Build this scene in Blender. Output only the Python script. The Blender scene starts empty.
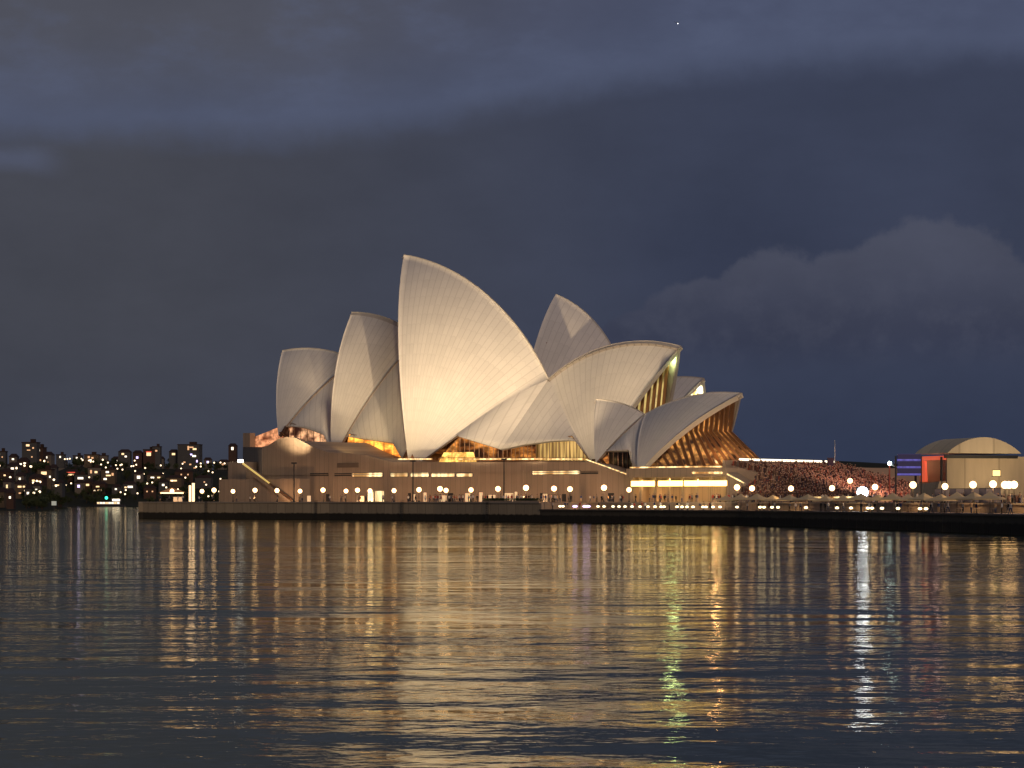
import bpy, math, random
import numpy as np
from mathutils import Vector, Matrix, noise as mn
R_ = random.Random(7)
# ------------------------------------------------------------------ camera
sc = bpy.context.scene
COL = sc.collection
F = 2240.0; CAMZ = 4.8; HOR = 500.0
cd = bpy.data.cameras.new('camera'); cam = bpy.data.objects.new('camera', cd); COL.objects.link(cam)
cam.location = (0, 0, CAMZ); cam.rotation_euler = (math.pi/2, 0, 0)
cd.sensor_width = 36; cd.lens = F/1024*36; cd.shift_y = (HOR-384)/1024
cd.clip_start = 0.5; cd.clip_end = 12000
sc.camera = cam
sc.view_settings.view_transform = 'Standard'; sc.view_settings.look = 'None'
sc.view_settings.exposure = 0; sc.view_settings.gamma = 1
sc.render.engine = 'CYCLES'
cy = sc.cycles
cy.use_denoising = True
cy.max_bounces = 5; cy.diffuse_bounces = 2; cy.glossy_bounces = 3; cy.transmission_bounces = 2
cy.sample_clamp_indirect = 4; cy.sample_clamp_direct = 0; cy.caustics_reflective = False; cy.caustics_refractive = False

# ------------------------------------------------------------------ node helpers
class NB:
    """tiny expression builder over a node tree"""
    def __init__(s, nt): s.nt = nt; s.n = nt.nodes; s.l = nt.links
    def new(s, t, **k):
        n = s.n.new(t)
        for a, b in k.items(): setattr(n, a, b)
        return n
    def put(s, sock, v):
        if isinstance(v, (int, float)): sock.default_value = v
        elif isinstance(v, (tuple, list)):
            if len(v) == 3 and len(sock.default_value) == 4: v = tuple(v)+(1,)
            sock.default_value = v
        else: s.l.new(v, sock)
    def m(s, op, a, b=0.0, c=0.0):
        n = s.new('ShaderNodeMath', operation=op)
        s.put(n.inputs[0], a); s.put(n.inputs[1], b); s.put(n.inputs[2], c); return n.outputs[0]
    def ss(s, x, lo, hi):
        n = s.new('ShaderNodeMapRange', interpolation_type='SMOOTHSTEP')
        s.put(n.inputs[0], x); s.put(n.inputs[1], lo); s.put(n.inputs[2], hi); return n.outputs[0]
    def mix(s, f, a, b, bt='MIX'):
        n = s.new('ShaderNodeMix', data_type='RGBA', blend_type=bt)
        s.put(n.inputs[0], f); s.put(n.inputs[6], a); s.put(n.inputs[7], b); return n.outputs[2]
    def xyz(s, v):
        n = s.new('ShaderNodeSeparateXYZ'); s.put(n.inputs[0], v); return n.outputs
    def comb(s, x, y, z):
        n = s.new('ShaderNodeCombineXYZ'); s.put(n.inputs[0], x); s.put(n.inputs[1], y); s.put(n.inputs[2], z); return n.outputs[0]
    def noise(s, v, scale, detail=3, rough=.5):
        n = s.new('ShaderNodeTexNoise'); s.put(n.inputs['Vector'], v)
        n.inputs['Scale'].default_value = scale; n.inputs['Detail'].default_value = detail; n.inputs['Roughness'].default_value = rough
        return n.outputs['Fac']
    def obj(s): return s.new('ShaderNodeTexCoord').outputs['Object']
    def pos(s): return s.new('ShaderNodeNewGeometry').outputs['Position']

def srgb(r, g, b):
    f = lambda c: (c/255/12.92 if c/255 <= .04045 else ((c/255+.055)/1.055)**2.4)
    return (f(r), f(g), f(b))

# ------------------------------------------------------------------ world: dusk sky with cloud banks
w = bpy.data.worlds.new('World'); sc.world = w; w.use_nodes = True
nt = w.node_tree; nt.nodes.clear(); B = NB(nt)
g = B.new('ShaderNodeTexCoord').outputs['Generated']
x, y, z = B.xyz(g)
az = B.m('ARCTAN2', x, y)
hor = B.m('SQRT', B.m('ADD', B.m('MULTIPLY', x, x), B.m('MULTIPLY', y, y)))
el = B.m('ARCTAN2', z, hor)
p = B.m('MULTIPLY', az, 22.4); q = B.m('MULTIPLY', el, 22.4)      # hundreds of "pixels" from the view axis, above horizon
pq = B.comb(p, q, 0.0)
nL = B.noise(pq, .55, 4, .55); nM = B.noise(B.comb(p, B.m('MULTIPLY', q, 2.2), 3.0), .9, 5, .6); nF = B.noise(pq, 3.2, 6, .62)
cL = B.m('SUBTRACT', nL, .5); cM = B.m('SUBTRACT', nM, .5); cF = B.m('SUBTRACT', nF, .5)
sky_low = B.mix(B.ss(p, -4.5, 4.0), srgb(56, 60, 73), srgb(43, 51, 72))
sky_mid = B.mix(B.ss(p, -4.0, 3.0), srgb(64, 66, 75), srgb(55, 61, 80))
colr = B.mix(B.ss(q, -.2, 2.0), sky_low, sky_mid)
# dark pocket ahead of the cumulus bank
# upper cloud sheet: lower edge falls to the left
edge = B.m('ADD', 4.02, B.m('MULTIPLY', B.ss(p, -5.5, 3.5), -.0))
slope = B.m('ADD', 3.45, B.m('MULTIPLY', B.ss(p, -2.8, 3.2), .74))
slope = B.m('ADD', slope, B.m('ADD', B.m('MULTIPLY', cM, .38), B.m('MULTIPLY', cF, .16)))
d = B.m('SUBTRACT', q, slope)
up = B.m('MULTIPLY', B.ss(d, -.12, .34), .80)
upc = B.mix(B.ss(d, .0, 1.3), srgb(76, 84, 108), B.mix(B.ss(p, -3.5, 2.5), srgb(77, 79, 90), srgb(70, 76, 99)))
upc = B.mix(B.m('MULTIPLY', B.ss(nM, .45, .7), .45), upc, srgb(80, 88, 112))
colr = B.mix(up, colr, upc)
# second pale streak at left, under the sheet
st = B.m('MULTIPLY', B.ss(B.m('ABSOLUTE', B.m('SUBTRACT', q, B.m('ADD', 3.3, B.m('MULTIPLY', cM, .3)))), .2, .0), B.ss(p, -4.3, -4.8))
colr = B.mix(B.m('MULTIPLY', st, .5), colr, srgb(80, 87, 110))
# cumulus bank at right
bank = None
for (px, py, rx, ry) in ((925, 312, 100, 88), (1010, 330, 90, 60), (850, 320, 85, 66), (775, 322, 70, 72), (700, 330, 62, 52), (655, 345, 55, 36), (1100, 320, 100, 80), (1200, 350, 120, 60)):
    ux = B.m('DIVIDE', B.m('SUBTRACT', p, (px-512)/100), rx/100)
    uy = B.m('DIVIDE', B.m('SUBTRACT', q, (500-py)/100), ry/100)
    r = B.m('SQRT', B.m('ADD', B.m('MULTIPLY', ux, ux), B.m('MULTIPLY', uy, uy)))
    r = B.m('ADD', r, B.m('MULTIPLY', cF, .42)); r = B.m('ADD', r, B.m('MULTIPLY', cM, .25))
    k = B.ss(r, 1.05, .90)
    bank = k if bank is None else B.m('MAXIMUM', bank, k)
bankc = B.mix(B.ss(q, 1.35, 2.6), srgb(50, 54, 72), srgb(70, 73, 88))
bankc = B.mix(B.m('MULTIPLY', B.ss(nF, .4, .7), .35), bankc, srgb(72, 75, 90))
colr = B.mix(B.m('MULTIPLY', B.m('MULTIPLY', B.ss(B.m('ABSOLUTE', B.m('SUBTRACT', p, 2.4)), 1.9, .2), B.ss(B.m('ABSOLUTE', B.m('SUBTRACT', q, 2.3)), 1.1, .1)), .55), colr, srgb(47, 53, 72))
colr = B.mix(B.m('MULTIPLY', B.m('MULTIPLY', bank, B.ss(q, 1.2, 1.7)), .85), colr, bankc)
# broad mottling
mot = B.m('ADD', 1.0, B.m('ADD', B.m('MULTIPLY', cL, .30), B.m('MULTIPLY', cM, .24)))
colr = B.mix(1.0, colr, B.comb(mot, mot, mot), 'MULTIPLY')
skyt = B.new('ShaderNodeTexSky', sky_type='NISHITA', sun_disc=False)
skyt.sun_elevation = math.radians(-4.0); skyt.sun_rotation = math.radians(200)
bg = B.new('ShaderNodeBackground'); B.put(bg.inputs[0], colr); bg.inputs[1].default_value = 1.12
bg2 = B.new('ShaderNodeBackground'); B.put(bg2.inputs[0], skyt.outputs[0]); bg2.inputs[1].default_value = .05
ad = B.new('ShaderNodeAddShader'); B.l.new(bg.outputs[0], ad.inputs[0]); B.l.new(bg2.outputs[0], ad.inputs[1])
ow = B.new('ShaderNodeOutputWorld'); B.l.new(ad.outputs[0], ow.inputs[0])

# ------------------------------------------------------------------ frames
def px(X, Y_, D): return Vector(((X-512)/F*D, D, CAMZ+(HOR-Y_)/F*D))
TH = math.radians(40)
U = Vector((math.cos(TH), -math.sin(TH), 0)); V = Vector((math.sin(TH), math.cos(TH), 0))
O = Vector((6.1, 488.0, 0)); OV = O.dot(V)
def W3(a, b, z): return O + U*a + V*b + Vector((0, 0, z))
def atb(X, Y_, b):
    """world point seen at (X,Y_) on the vertical plane b = const (parallel to the building's axis)"""
    D = (b+OV)/((X-512)/F*V.x+V.y); return px(X, Y_, D)
def ab(P): d = P-O; return d.dot(U), d.dot(V), P.z

# floodlights on the promenade masts (the masts themselves are built further down), plus added fills
def spot(name, loc, tgt, W, ang, col, rad=.6, blend=.6):
    l = bpy.data.lights.new(name, 'SPOT'); l.energy = W; l.spot_size = math.radians(ang); l.spot_blend = blend; l.color = col; l.shadow_soft_size = rad
    o = bpy.data.objects.new(name, l); COL.objects.link(o); o.location = loc
    o.rotation_euler = (Vector(tgt)-Vector(loc)).to_track_quat('-Z', 'Y').to_euler(); return o
def point(name, loc, W, col, rad=.3):
    l = bpy.data.lights.new(name, 'POINT'); l.energy = W; l.color = col; l.shadow_soft_size = rad
    o = bpy.data.objects.new(name, l); COL.objects.link(o); o.location = loc; return o
WARM = (1.0, .78, .50)
MASTS = [(294, 460), (413, 454), (504, 456)]
def mast_pos(X): return atb(X, 500, 17.0 if X < 340 else (14.0 if X < 450 else 12.0))
m3 = mast_pos(504); m2 = mast_pos(413); m1 = mast_pos(294)
WARM = (1.0, .73, .44)
spot('floodlight', (m3.x, m3.y, 14.6), px(428, 268, 625), 3.55e5, 60, WARM, blend=1.)
spot('floodlight', (m3.x, m3.y, 14.6), px(608, 350, 570), 1.25e5, 60, WARM, blend=1.)
spot('floodlight', (m2.x, m2.y, 14.6), px(372, 330, 610), 9.0e4, 58, WARM, blend=1.)
spot('floodlight', (m1.x, m1.y, 14.6), px(308, 350, 640), 7.5e4, 38, WARM, blend=1.)
for X, Y_, b_, TX, TY, W in ((312, 446, 40, 305, 400, 9000), (352, 455, 38, 352, 385, 9500), (392, 460, 36, 392, 400, 3000), (440, 461, 34, 425, 390, 1200)):
    P_0 = atb(X, Y_, b_); spot('foot_light', P_0+Vector((0, 0, .6)), px(TX, TY, P_0.y+32), W, 85, (1., .68, .28), .4, 1.)
for a_ in (-104, -88, -76, -64, -52, -40, -28, -16, -5):
    spot('wall_fill', W3(a_, 20.5, 4.8), W3(a_, 30, 8.5), 1250, 140, (1., .55, .27), .3, 1.)  # unseen spots added to brighten the podium wall
PF = px(716, 500, 436); spot('floodlight', (PF.x, PF.y, 8.5), px(672, 420, 500), 6.0e4, 70, WARM, blend=1.)  # extra flood without a mast, added to brighten the restaurant shells
# the glow of the city behind the camera (wide and soft)
sl = bpy.data.lights.new('city_glow', 'SUN'); sl.energy = .84; sl.angle = math.radians(18); sl.color = (1., .72, .51)
so = bpy.data.objects.new('city_glow', sl); COL.objects.link(so); so.rotation_euler = Vector((-.35, .90, -.26)).to_track_quat('-Z', 'Y').to_euler()

# ------------------------------------------------------------------ object helpers
def tag(o, label=None, cat=None, group=None, kind=None):
    if label: o['label'] = label
    if cat: o['category'] = cat
    if group: o['group'] = group
    if kind: o['kind'] = kind
    return o
def world_of(o):
    m_ = Matrix.LocRotScale(o.location, o.rotation_euler, o.scale)
    return world_of(o.parent) @ o.matrix_parent_inverse @ m_ if o.parent else m_
class MB:
    def __init__(s): s.v = []; s.f = []; s.m = []; s.uv = None
    def add(s, vs, fs, mi=0):
        n = len(s.v); s.v += [tuple(p) for p in vs]; s.f += [tuple(i+n for i in f) for f in fs]; s.m += [mi]*len(fs); return s
    def box(s, c, d, rz=0, mi=0, taper=1.0):
        cx, cy_, cz = c; dx, dy, dz = d[0]/2, d[1]/2, d[2]/2; vs = []
        for sz in (-1, 1):
            t = taper if sz > 0 else 1
            for sx, sy in ((-1, -1), (1, -1), (1, 1), (-1, 1)):
                X, Y_ = sx*dx*t, sy*dy*t
                vs.append((cx+X*math.cos(rz)-Y_*math.sin(rz), cy_+X*math.sin(rz)+Y_*math.cos(rz), cz+sz*dz))
        return s.add(vs, [(3, 2, 1, 0), (4, 5, 6, 7), (0, 1, 5, 4), (1, 2, 6, 5), (2, 3, 7, 6), (3, 0, 4, 7)], mi)
    def tube(s, p0, p1, r0, r1=None, n=8, mi=0, cap=True):
        r1 = r0 if r1 is None else r1
        p0, p1 = Vector(p0), Vector(p1); d = (p1-p0).normalized()
        a = d.orthogonal().normalized(); b = d.cross(a); vs = []
        for P, r in ((p0, r0), (p1, r1)):
            for i in range(n):
                t = 2*math.pi*i/n; vs.append(P+(a*math.cos(t)+b*math.sin(t))*r)
        fs = [(i, (i+1) % n, n+(i+1) % n, n+i) for i in range(n)]
        if cap: fs += [tuple(range(n))[::-1], tuple(range(n, 2*n))]
        return s.add(vs, fs, mi)
    def ball(s, c, r, n=8, mi=0, sq=(1, 1, 1)):
        c = Vector(c); vs = [c+Vector((0, 0, -r*sq[2]))]; k = max(4, n//2+1)
        for j in range(1, k):
            ph = -math.pi/2+math.pi*j/k
            for i in range(n):
                t = 2*math.pi*i/n
                vs.append(c+Vector((r*sq[0]*math.cos(ph)*math.cos(t), r*sq[1]*math.cos(ph)*math.sin(t), r*sq[2]*math.sin(ph))))
        vs.append(c+Vector((0, 0, r*sq[2]))); fs = []
        for i in range(n): fs.append((0, 1+(i+1) % n, 1+i)); fs.append((len(vs)-1, 1+(k-2)*n+i, 1+(k-2)*n+(i+1) % n))
        for j in range(k-2):
            for i in range(n):
                a = 1+j*n+i; b = 1+j*n+(i+1) % n; fs.append((a, b, b+n, a+n))
        return s.add(vs, fs, mi)
    def lathe(s, c, prof, n=10, mi=0):
        vs = []; c = Vector(c)
        for r, z in prof:
            for i in range(n):
                t = 2*math.pi*i/n; vs.append(c+Vector((r*math.cos(t), r*math.sin(t), z)))
        fs = []
        for j in range(len(prof)-1):
            for i in range(n): fs.append((j*n+i, j*n+(i+1) % n, (j+1)*n+(i+1) % n, (j+1)*n+i))
        fs += [tuple(range(n))[::-1], tuple(range((len(prof)-1)*n, len(prof)*n))]
        return s.add(vs, fs, mi)
    def hexa(s, b4, t4, mi=0):
        return s.add(list(b4)+list(t4), [(3, 2, 1, 0), (4, 5, 6, 7), (0, 1, 5, 4), (1, 2, 6, 5), (2, 3, 7, 6), (3, 0, 4, 7)], mi)
    def build(s, name, mats, parent=None, smooth=False):
        me = bpy.data.meshes.new(name); me.from_pydata(s.v, [], s.f)
        for m_ in (mats if isinstance(mats, (list, tuple)) else [mats]): me.materials.append(m_)
        me.polygons.foreach_set('material_index', s.m)
        if smooth: me.polygons.foreach_set('use_smooth', [True]*len(s.f))
        if s.uv is not None:
            ul = me.uv_layers.new(name='uv'); li = np.zeros(len(me.loops), dtype=np.int32); me.loops.foreach_get('vertex_index', li)
            ul.data.foreach_set('uv', np.asarray(s.uv, dtype=np.float32)[li].ravel())
        me.update()
        o = bpy.data.objects.new(name, me); COL.objects.link(o)
        if parent: o.parent = parent; o.matrix_parent_inverse = world_of(parent).inverted()
        return o
def empty(name, loc=(0, 0, 0), rz=0):
    o = bpy.data.objects.new(name, None); COL.objects.link(o); o.location = loc; o.rotation_euler = (0, 0, rz); o.empty_display_size = .5
    return o
def local(o_build, parent):      # parts modelled in the thing's own frame
    o_build.parent = parent; o_build.matrix_parent_inverse.identity(); return o_build
def copy_tree(o, parent=None):
    c = o.copy(); COL.objects.link(c)
    if parent: c.parent = parent
    for ch in list(o.children): copy_tree(ch, c)
    return c

# ------------------------------------------------------------------ materials
MAT = {}
def mat(name, col, rough=.7, spec=.3, metal=0., var=.25, scale=1.0, bump=0., emit=None, es=0., samp=None):
    if name in MAT: return MAT[name]
    m_ = bpy.data.materials.new(name); m_.use_nodes = True; b = NB(m_.node_tree); bs = m_.node_tree.nodes['Principled BSDF']
    n = b.noise(b.obj(), scale, 5, .6)
    f = b.m('ADD', 1-var/2, b.m('MULTIPLY', n, var))
    b.put(bs.inputs['Base Color'], b.mix(1.0, tuple(col), b.comb(f, f, f), 'MULTIPLY'))
    bs.inputs['Roughness'].default_value = rough; bs.inputs['Specular IOR Level'].default_value = spec; bs.inputs['Metallic'].default_value = metal
    if bump:
        bp = b.new('ShaderNodeBump'); bp.inputs['Strength'].default_value = bump; bp.inputs['Distance'].default_value = .1
        b.l.new(b.noise(b.obj(), scale*6, 4), bp.inputs['Height']); b.l.new(bp.outputs[0], bs.inputs['Normal'])
    if emit: bs.inputs['Emission Color'].default_value = tuple(emit)+(1,); bs.inputs['Emission Strength'].default_value = es
    if samp: m_.cycles.emission_sampling = samp
    MAT[name] = m_; return m_
def tile_mat(name, col, inner=False):
    m_ = bpy.data.materials.new(name); m_.use_nodes = True; b = NB(m_.node_tree); bs = m_.node_tree.nodes['Principled BSDF']
    uv = b.xyz(b.new('ShaderNodeTexCoord').outputs['UV'])
    if not inner:
        fu = b.m('FRACT', uv[0]); fv = b.m('FRACT', b.m('ADD', uv[1], b.m('MULTIPLY', b.m('ABSOLUTE', b.m('SUBTRACT', fu, .5)), .5)))
        lu = b.m('MAXIMUM', b.ss(fu, .10, .02), b.ss(fu, .90, .98)); lv = b.ss(fv, .09, .02)
        ln = b.m('MAXIMUM', b.m('MULTIPLY', lu, 1.0), b.m('MULTIPLY', lv, .6))
        cell = b.comb(b.m('FLOOR', uv[0]), b.m('FLOOR', uv[1]), 0.)
        wn = b.new('ShaderNodeTexWhiteNoise'); b.put(wn.inputs[0], cell)
        f = b.m('ADD', .93, b.m('MULTIPLY', wn.outputs[0], .07))
        f = b.m('MULTIPLY', f, b.m('ADD', .90, b.m('MULTIPLY', b.noise(b.pos(), .07, 4), .20)))
        c = b.mix(1., tuple(col), b.comb(f, f, f), 'MULTIPLY')
        c = b.mix(b.m('MULTIPLY', ln, .24), c, (.25, .22, .19))
        b.put(bs.inputs['Roughness'], b.m('ADD', .38, b.m('MULTIPLY', wn.outputs[0], .15)))
    else:
        c = b.mix(b.m('MULTIPLY', b.ss(b.m('FRACT', uv[0]), .3, .1), .5), tuple(col), (.15, .13, .11)); bs.inputs['Roughness'].default_value = .85
    b.put(bs.inputs['Base Color'], c); bs.inputs['Specular IOR Level'].default_value = .35
    return m_
TILE = tile_mat('glazed_tiles', (.74, .71, .65)); RIBC = tile_mat('ribbed_concrete', (.42, .37, .32), True)
EDGE = mat('shell_rim_concrete', (.50, .46, .40), .7)
RIMD = mat('shaded_rim_concrete', (.30, .24, .20), .9)  # darker concrete for back-edge rims, their underside shade put into the colour
def wallmat(name, col, lines=1.6, dark=.5, tide=None):
    """pre-cast vertical panels (lines in metres) with weather streaks; tide = z of a wet stain on a sea wall"""
    m_ = bpy.data.materials.new(name); m_.use_nodes = True; b = NB(m_.node_tree); bs = m_.node_tree.nodes['Principled BSDF']
    P = b.xyz(b.pos())
    t = b.m('ADD', b.m('MULTIPLY', P[0], U.x), b.m('MULTIPLY', P[1], U.y))
    fr = b.m('FRACT', b.m('DIVIDE', t, lines)); ln = b.m('MAXIMUM', b.ss(fr, .05, .0), b.ss(fr, .95, 1.))
    wn = b.new('ShaderNodeTexWhiteNoise', noise_dimensions='1D'); b.put(wn.inputs['W'], b.m('FLOOR', b.m('DIVIDE', t, lines)))
    st = b.noise(b.comb(b.m('MULTIPLY', t, 1.6), 0., b.m('MULTIPLY', P[2], .12)), 1., 4, .6)
    f = b.m('ADD', .72, b.m('ADD', b.m('MULTIPLY', wn.outputs[0], .16), b.m('MULTIPLY', st, .34)))
    c = b.mix(1., tuple(col), b.comb(f, f, f), 'MULTIPLY'); c = b.mix(b.m('MULTIPLY', ln, dark), c, (.06, .05, .04))
    if tide is not None:
        zz = b.m('ADD', P[2], b.m('MULTIPLY', b.noise(b.comb(t, 0., P[2]), .8, 4), -.7))
        c = b.mix(b.ss(zz, tide+.15, tide-.25), c, (.035, .030, .022))
    b.put(bs.inputs['Base Color'], c); bs.inputs['Roughness'].default_value = .8; bs.inputs['Specular IOR Level'].default_value = .2
    bp = b.new('ShaderNodeBump'); bp.inputs['Strength'].default_value = .4; bp.inputs['Distance'].default_value = .15; bp.invert = True
    b.l.new(ln, bp.inputs['Height']); b.l.new(bp.outputs[0], bs.inputs['Normal'])
    MAT[name] = m_; return m_
PODM = wallmat('pink_granite_panels', (.37, .285, .21)); SEAM = wallmat('sandstone_sea_wall', (.38, .31, .21), 3.0, .4, 1.3); SEAD = wallmat('unlit_sea_wall', (.10, .085, .06), 3.0, .4, 1.2)  # right-hand sea wall: its lack of light is put into a darker colour
PAVE = mat('granite_paving', (.30, .23, .18), .6, .3, var=.4, scale=.5)
BRONZE = mat('bronze_mullion', (.20, .10, .045), .45, .5, .3)
DARK = mat('dark_metal', (.03, .03, .03), .5)
def glow_mat(name, c1, c2, strength, sx=.25, sz=.4, thr=.45, samp='FRONT', basev=.03):
    """a lit interior seen through glass: uneven bright and dark patches"""
    m_ = bpy.data.materials.new(name); m_.use_nodes = True; b = NB(m_.node_tree); bs = m_.node_tree.nodes['Principled BSDF']
    P = b.xyz(b.pos()); t = b.m('ADD', b.m('MULTIPLY', P[0], U.x), b.m('MULTIPLY', P[1], U.y))
    n1 = b.noise(b.comb(b.m('MULTIPLY', t, sx), b.m('MULTIPLY', P[1], .05), b.m('MULTIPLY', P[2], sz)), .8, 2, .5)
    n2 = b.noise(b.comb(b.m('MULTIPLY', t, sx*3), 5., b.m('MULTIPLY', P[2], sz*2.)), .9, 2, .5)
    k = b.ss(n1, thr-.12, thr+.16); k2 = b.ss(n2, .35, .65)
    b.put(bs.inputs['Emission Color'], b.mix(k, c1, c2))
    b.put(bs.inputs['Emission Strength'], b.m('MULTIPLY', strength, b.m('ADD', basev, b.m('MULTIPLY', k, b.m('ADD', .3, b.m('MULTIPLY', k2, .9))))))
    bs.inputs['Base Color'].default_value = (.03, .02, .015, 1); bs.inputs['Roughness'].default_value = .15
    m_.cycles.emission_sampling = samp; MAT[name] = m_; return m_
def lamp_mat(name, col, s, samp='AUTO'):
    m_ = bpy.data.materials.new(name); m_.use_nodes = True; bs = m_.node_tree.nodes['Principled BSDF']
    bs.inputs['Base Color'].default_value = tuple(min(1, c) for c in col)+(1,); bs.inputs['Emission Color'].default_value = tuple(col)+(1,); bs.inputs['Emission Strength'].default_value = s
    m_.cycles.emission_sampling = samp; MAT[name] = m_; return m_
AMBER = glow_mat('amber_lit_foyer', (.9, .22, .03), (1., .40, .05), 2.1, .25, .5, .42, basev=.3)
REDGL = glow_mat('red_brown_lit_foyer', (.45, .10, .02), (1., .36, .07), .85, .2, .5, .50)
YELGL = glow_mat('yellow_lit_glass', (.35, .22, .04), (.95, .68, .22), .5, .2, .2, .42, basev=.25)
BARGL = glow_mat('bar_lit_interior', (.8, .35, .08), (1., .72, .30), 2.2, .2, .5, .35, basev=.2)
EYEL = glow_mat('lit_window_pane', (1., .50, .16), (1., .74, .36), 1.6, .35, .1, .42, basev=.3)
LAMPM = lamp_mat('lamp_globe', (1., .60, .27), 6.)
LAMPW = lamp_mat('white_flood_lens', (.86, .90, 1.), 24.)
STRIPM = glow_mat('rail_strip_light', (1., .45, .12), (1., .72, .32), 1.9, .5, .1, .42, basev=.22)
SMALLM = lamp_mat('small_lamp_lens', (1., .76, .42), 4.)

# ------------------------------------------------------------------ water, land
me = MB(); me.add([(-4000, -300, 0), (4000, -300, 0), (4000, 9000, 0), (-4000, 9000, 0)], [(0, 1, 2, 3)])
wm = bpy.data.materials.new('harbour_water'); wm.use_nodes = True; b = NB(wm.node_tree); bs = wm.node_tree.nodes['Principled BSDF']
bs.inputs['Base Color'].default_value = (.010, .014, .012, 1); bs.inputs['IOR'].default_value = 1.333
bs.inputs['Roughness'].default_value = .06; bs.inputs['Specular IOR Level'].default_value = .5; bs.inputs['Specular Tint'].default_value = (.90, 1., .78, 1)
P = b.xyz(b.pos())
def wv(sx, sy, sc_, det, off): return b.noise(b.comb(b.m('MULTIPLY', P[0], sx), b.m('MULTIPLY', P[1], sy), off), sc_, det, .55)
swell = wv(.06, .10, 1., 2, 1.); chop = wv(.34, .40, 1., 3, 4.); rip = wv(1.4, 1.9, 1., 3, 9.)
patch = b.m('ADD', .35, b.m('MULTIPLY', b.ss(b.noise(b.comb(b.m('MULTIPLY', P[0], .008), b.m('MULTIPLY', P[1], .03), 2.), 1., 3), .35, .68), 1.25))
hgt = b.m('ADD', b.m('MULTIPLY', swell, .27), b.m('MULTIPLY', patch, b.m('ADD', b.m('MULTIPLY', chop, .125), b.m('MULTIPLY', rip, .020))))
bp = b.new('ShaderNodeBump'); bp.inputs['Strength'].default_value = 1.; bp.inputs['Distance'].default_value = 1.
b.l.new(hgt, bp.inputs['Height'])
wm.node_tree.nodes.remove(bs)
frn = b.new('ShaderNodeFresnel'); frn.inputs[0].default_value = 1.36; b.l.new(bp.outputs[0], frn.inputs['Normal'])
gls = b.new('ShaderNodeBsdfGlossy'); gls.inputs['Color'].default_value = (1., .99, .86, 1); gls.inputs['Roughness'].default_value = .055; b.l.new(bp.outputs[0], gls.inputs['Normal'])
dfs = b.new('ShaderNodeBsdfDiffuse'); dfs.inputs['Color'].default_value = (.014, .026, .016, 1)
mx = b.new('ShaderNodeMixShader'); b.l.new(b.m('MINIMUM', b.m('MULTIPLY', frn.outputs[0], .92), 1.0), mx.inputs[0]); b.l.new(dfs.outputs[0], mx.inputs[1]); b.l.new(gls.outputs[0], mx.inputs[2])
b.l.new(mx.outputs[0], wm.node_tree.nodes['Material Output'].inputs[0])
tag(me.build('water', wm), kind='structure')

SW = []
for X, Y_ in ((143, 518.3), (235, 518.9), (330, 519.6), (435, 520.7), (540, 522), (640, 523.4), (740, 525), (805, 526.8), (870, 529), (925, 531), (984, 533.5), (1024, 535)):
    SW.append(px(X, Y_, CAMZ*F/(Y_-HOR)))
for s_ in SW: s_.z = 0
SW.append(SW[-1]+(SW[-1]-SW[-2]).normalized()*120)
iL = 4      # index where the lower concourse begins
ZU, ZL = 4.3, 2.75
north = [Vector((-92, 640, 0)), Vector((-60, 690, 0)), Vector((0, 745, 0)), Vector((120, 770, 0)), Vector((260, 720, 0)), Vector((420, 520, 0)), Vector((460, 150, 0))]
# upper promenade sheet
def offset_in(pts, d):
    out = []
    for i, P0 in enumerate(pts):
        t = (pts[min(i+1, len(pts)-1)]-pts[max(i-1, 0)]).normalized(); n = Vector((-t.y, t.x, 0))
        if n.dot(V) < 0: n = -n
        out.append(P0+n*d)
    return out
INN = offset_in(SW, 13.0)
up_edge = SW[:iL+1] + INN[iL:]
m_ = MB(); poly = up_edge + [Vector((up_edge[-1].x+200, up_edge[-1].y-40, 0))] + north[::-1]
m_.add([(p_.x, p_.y, ZU) for p_ in poly], [tuple(range(len(poly)))[::-1]])
import bmesh
pv = m_.build('promenade_paving', PAVE)
bm = bmesh.new(); bm.from_mesh(pv.data); bmesh.ops.triangulate(bm, faces=bm.faces[:]); bmesh.ops.recalc_face_normals(bm, faces=bm.faces[:]); bm.to_mesh(pv.data); bm.free()
tag(pv, kind='structure')
m_ = MB()
for i in range(iL, len(SW)-1):
    a0, a1, b0, b1 = SW[i], SW[i+1], INN[i], INN[i+1]
    m_.add([(a0.x, a0.y, ZL), (a1.x, a1.y, ZL), (b1.x, b1.y, ZL), (b0.x, b0.y, ZL)], [(0, 1, 2, 3)])
tag(m_.build('lower_concourse', PAVE), kind='structure')
def wall_strip(name, pts, z0, z1, m, thick, label, cat='wall', cope=.25):
    r = empty(name, tuple(pts[0])); w_ = MB(); c_ = MB()
    inn = offset_in(pts, thick); out = offset_in(pts, -.2)
    for i in range(len(pts)-1):
        q4 = [pts[i], pts[i+1], inn[i+1], inn[i]]
        w_.hexa([(v_.x, v_.y, z0) for v_ in q4], [(v_.x, v_.y, z1-cope) for v_ in q4])
        q4 = [out[i], out[i+1], inn[i+1], inn[i]]
        c_.hexa([(v_.x, v_.y, z1-cope) for v_ in q4], [(v_.x, v_.y, z1+.04) for v_ in q4])
    w_.build('wall_face', m, r); c_.build('coping', MAT['coping'] if m is not SEAD else MAT['unlit_coping'], r); tag(r, label, cat); return r
mat('coping', (.36, .30, .23), .7); mat('unlit_coping', (.10, .08, .06), .7)  # second coping darkened to go with the unlit right-hand wall
wall_strip('sea_wall', SW[:iL+1], -2, ZU, SEAM, 1.2, 'tall weathered stone sea wall along the left half of the promenade, dark at the waterline')
wall_strip('sea_wall', SW[iL:], -2, ZL, SEAD, 1.2, 'low dark sea wall below the umbrella terrace in the right half')
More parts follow.
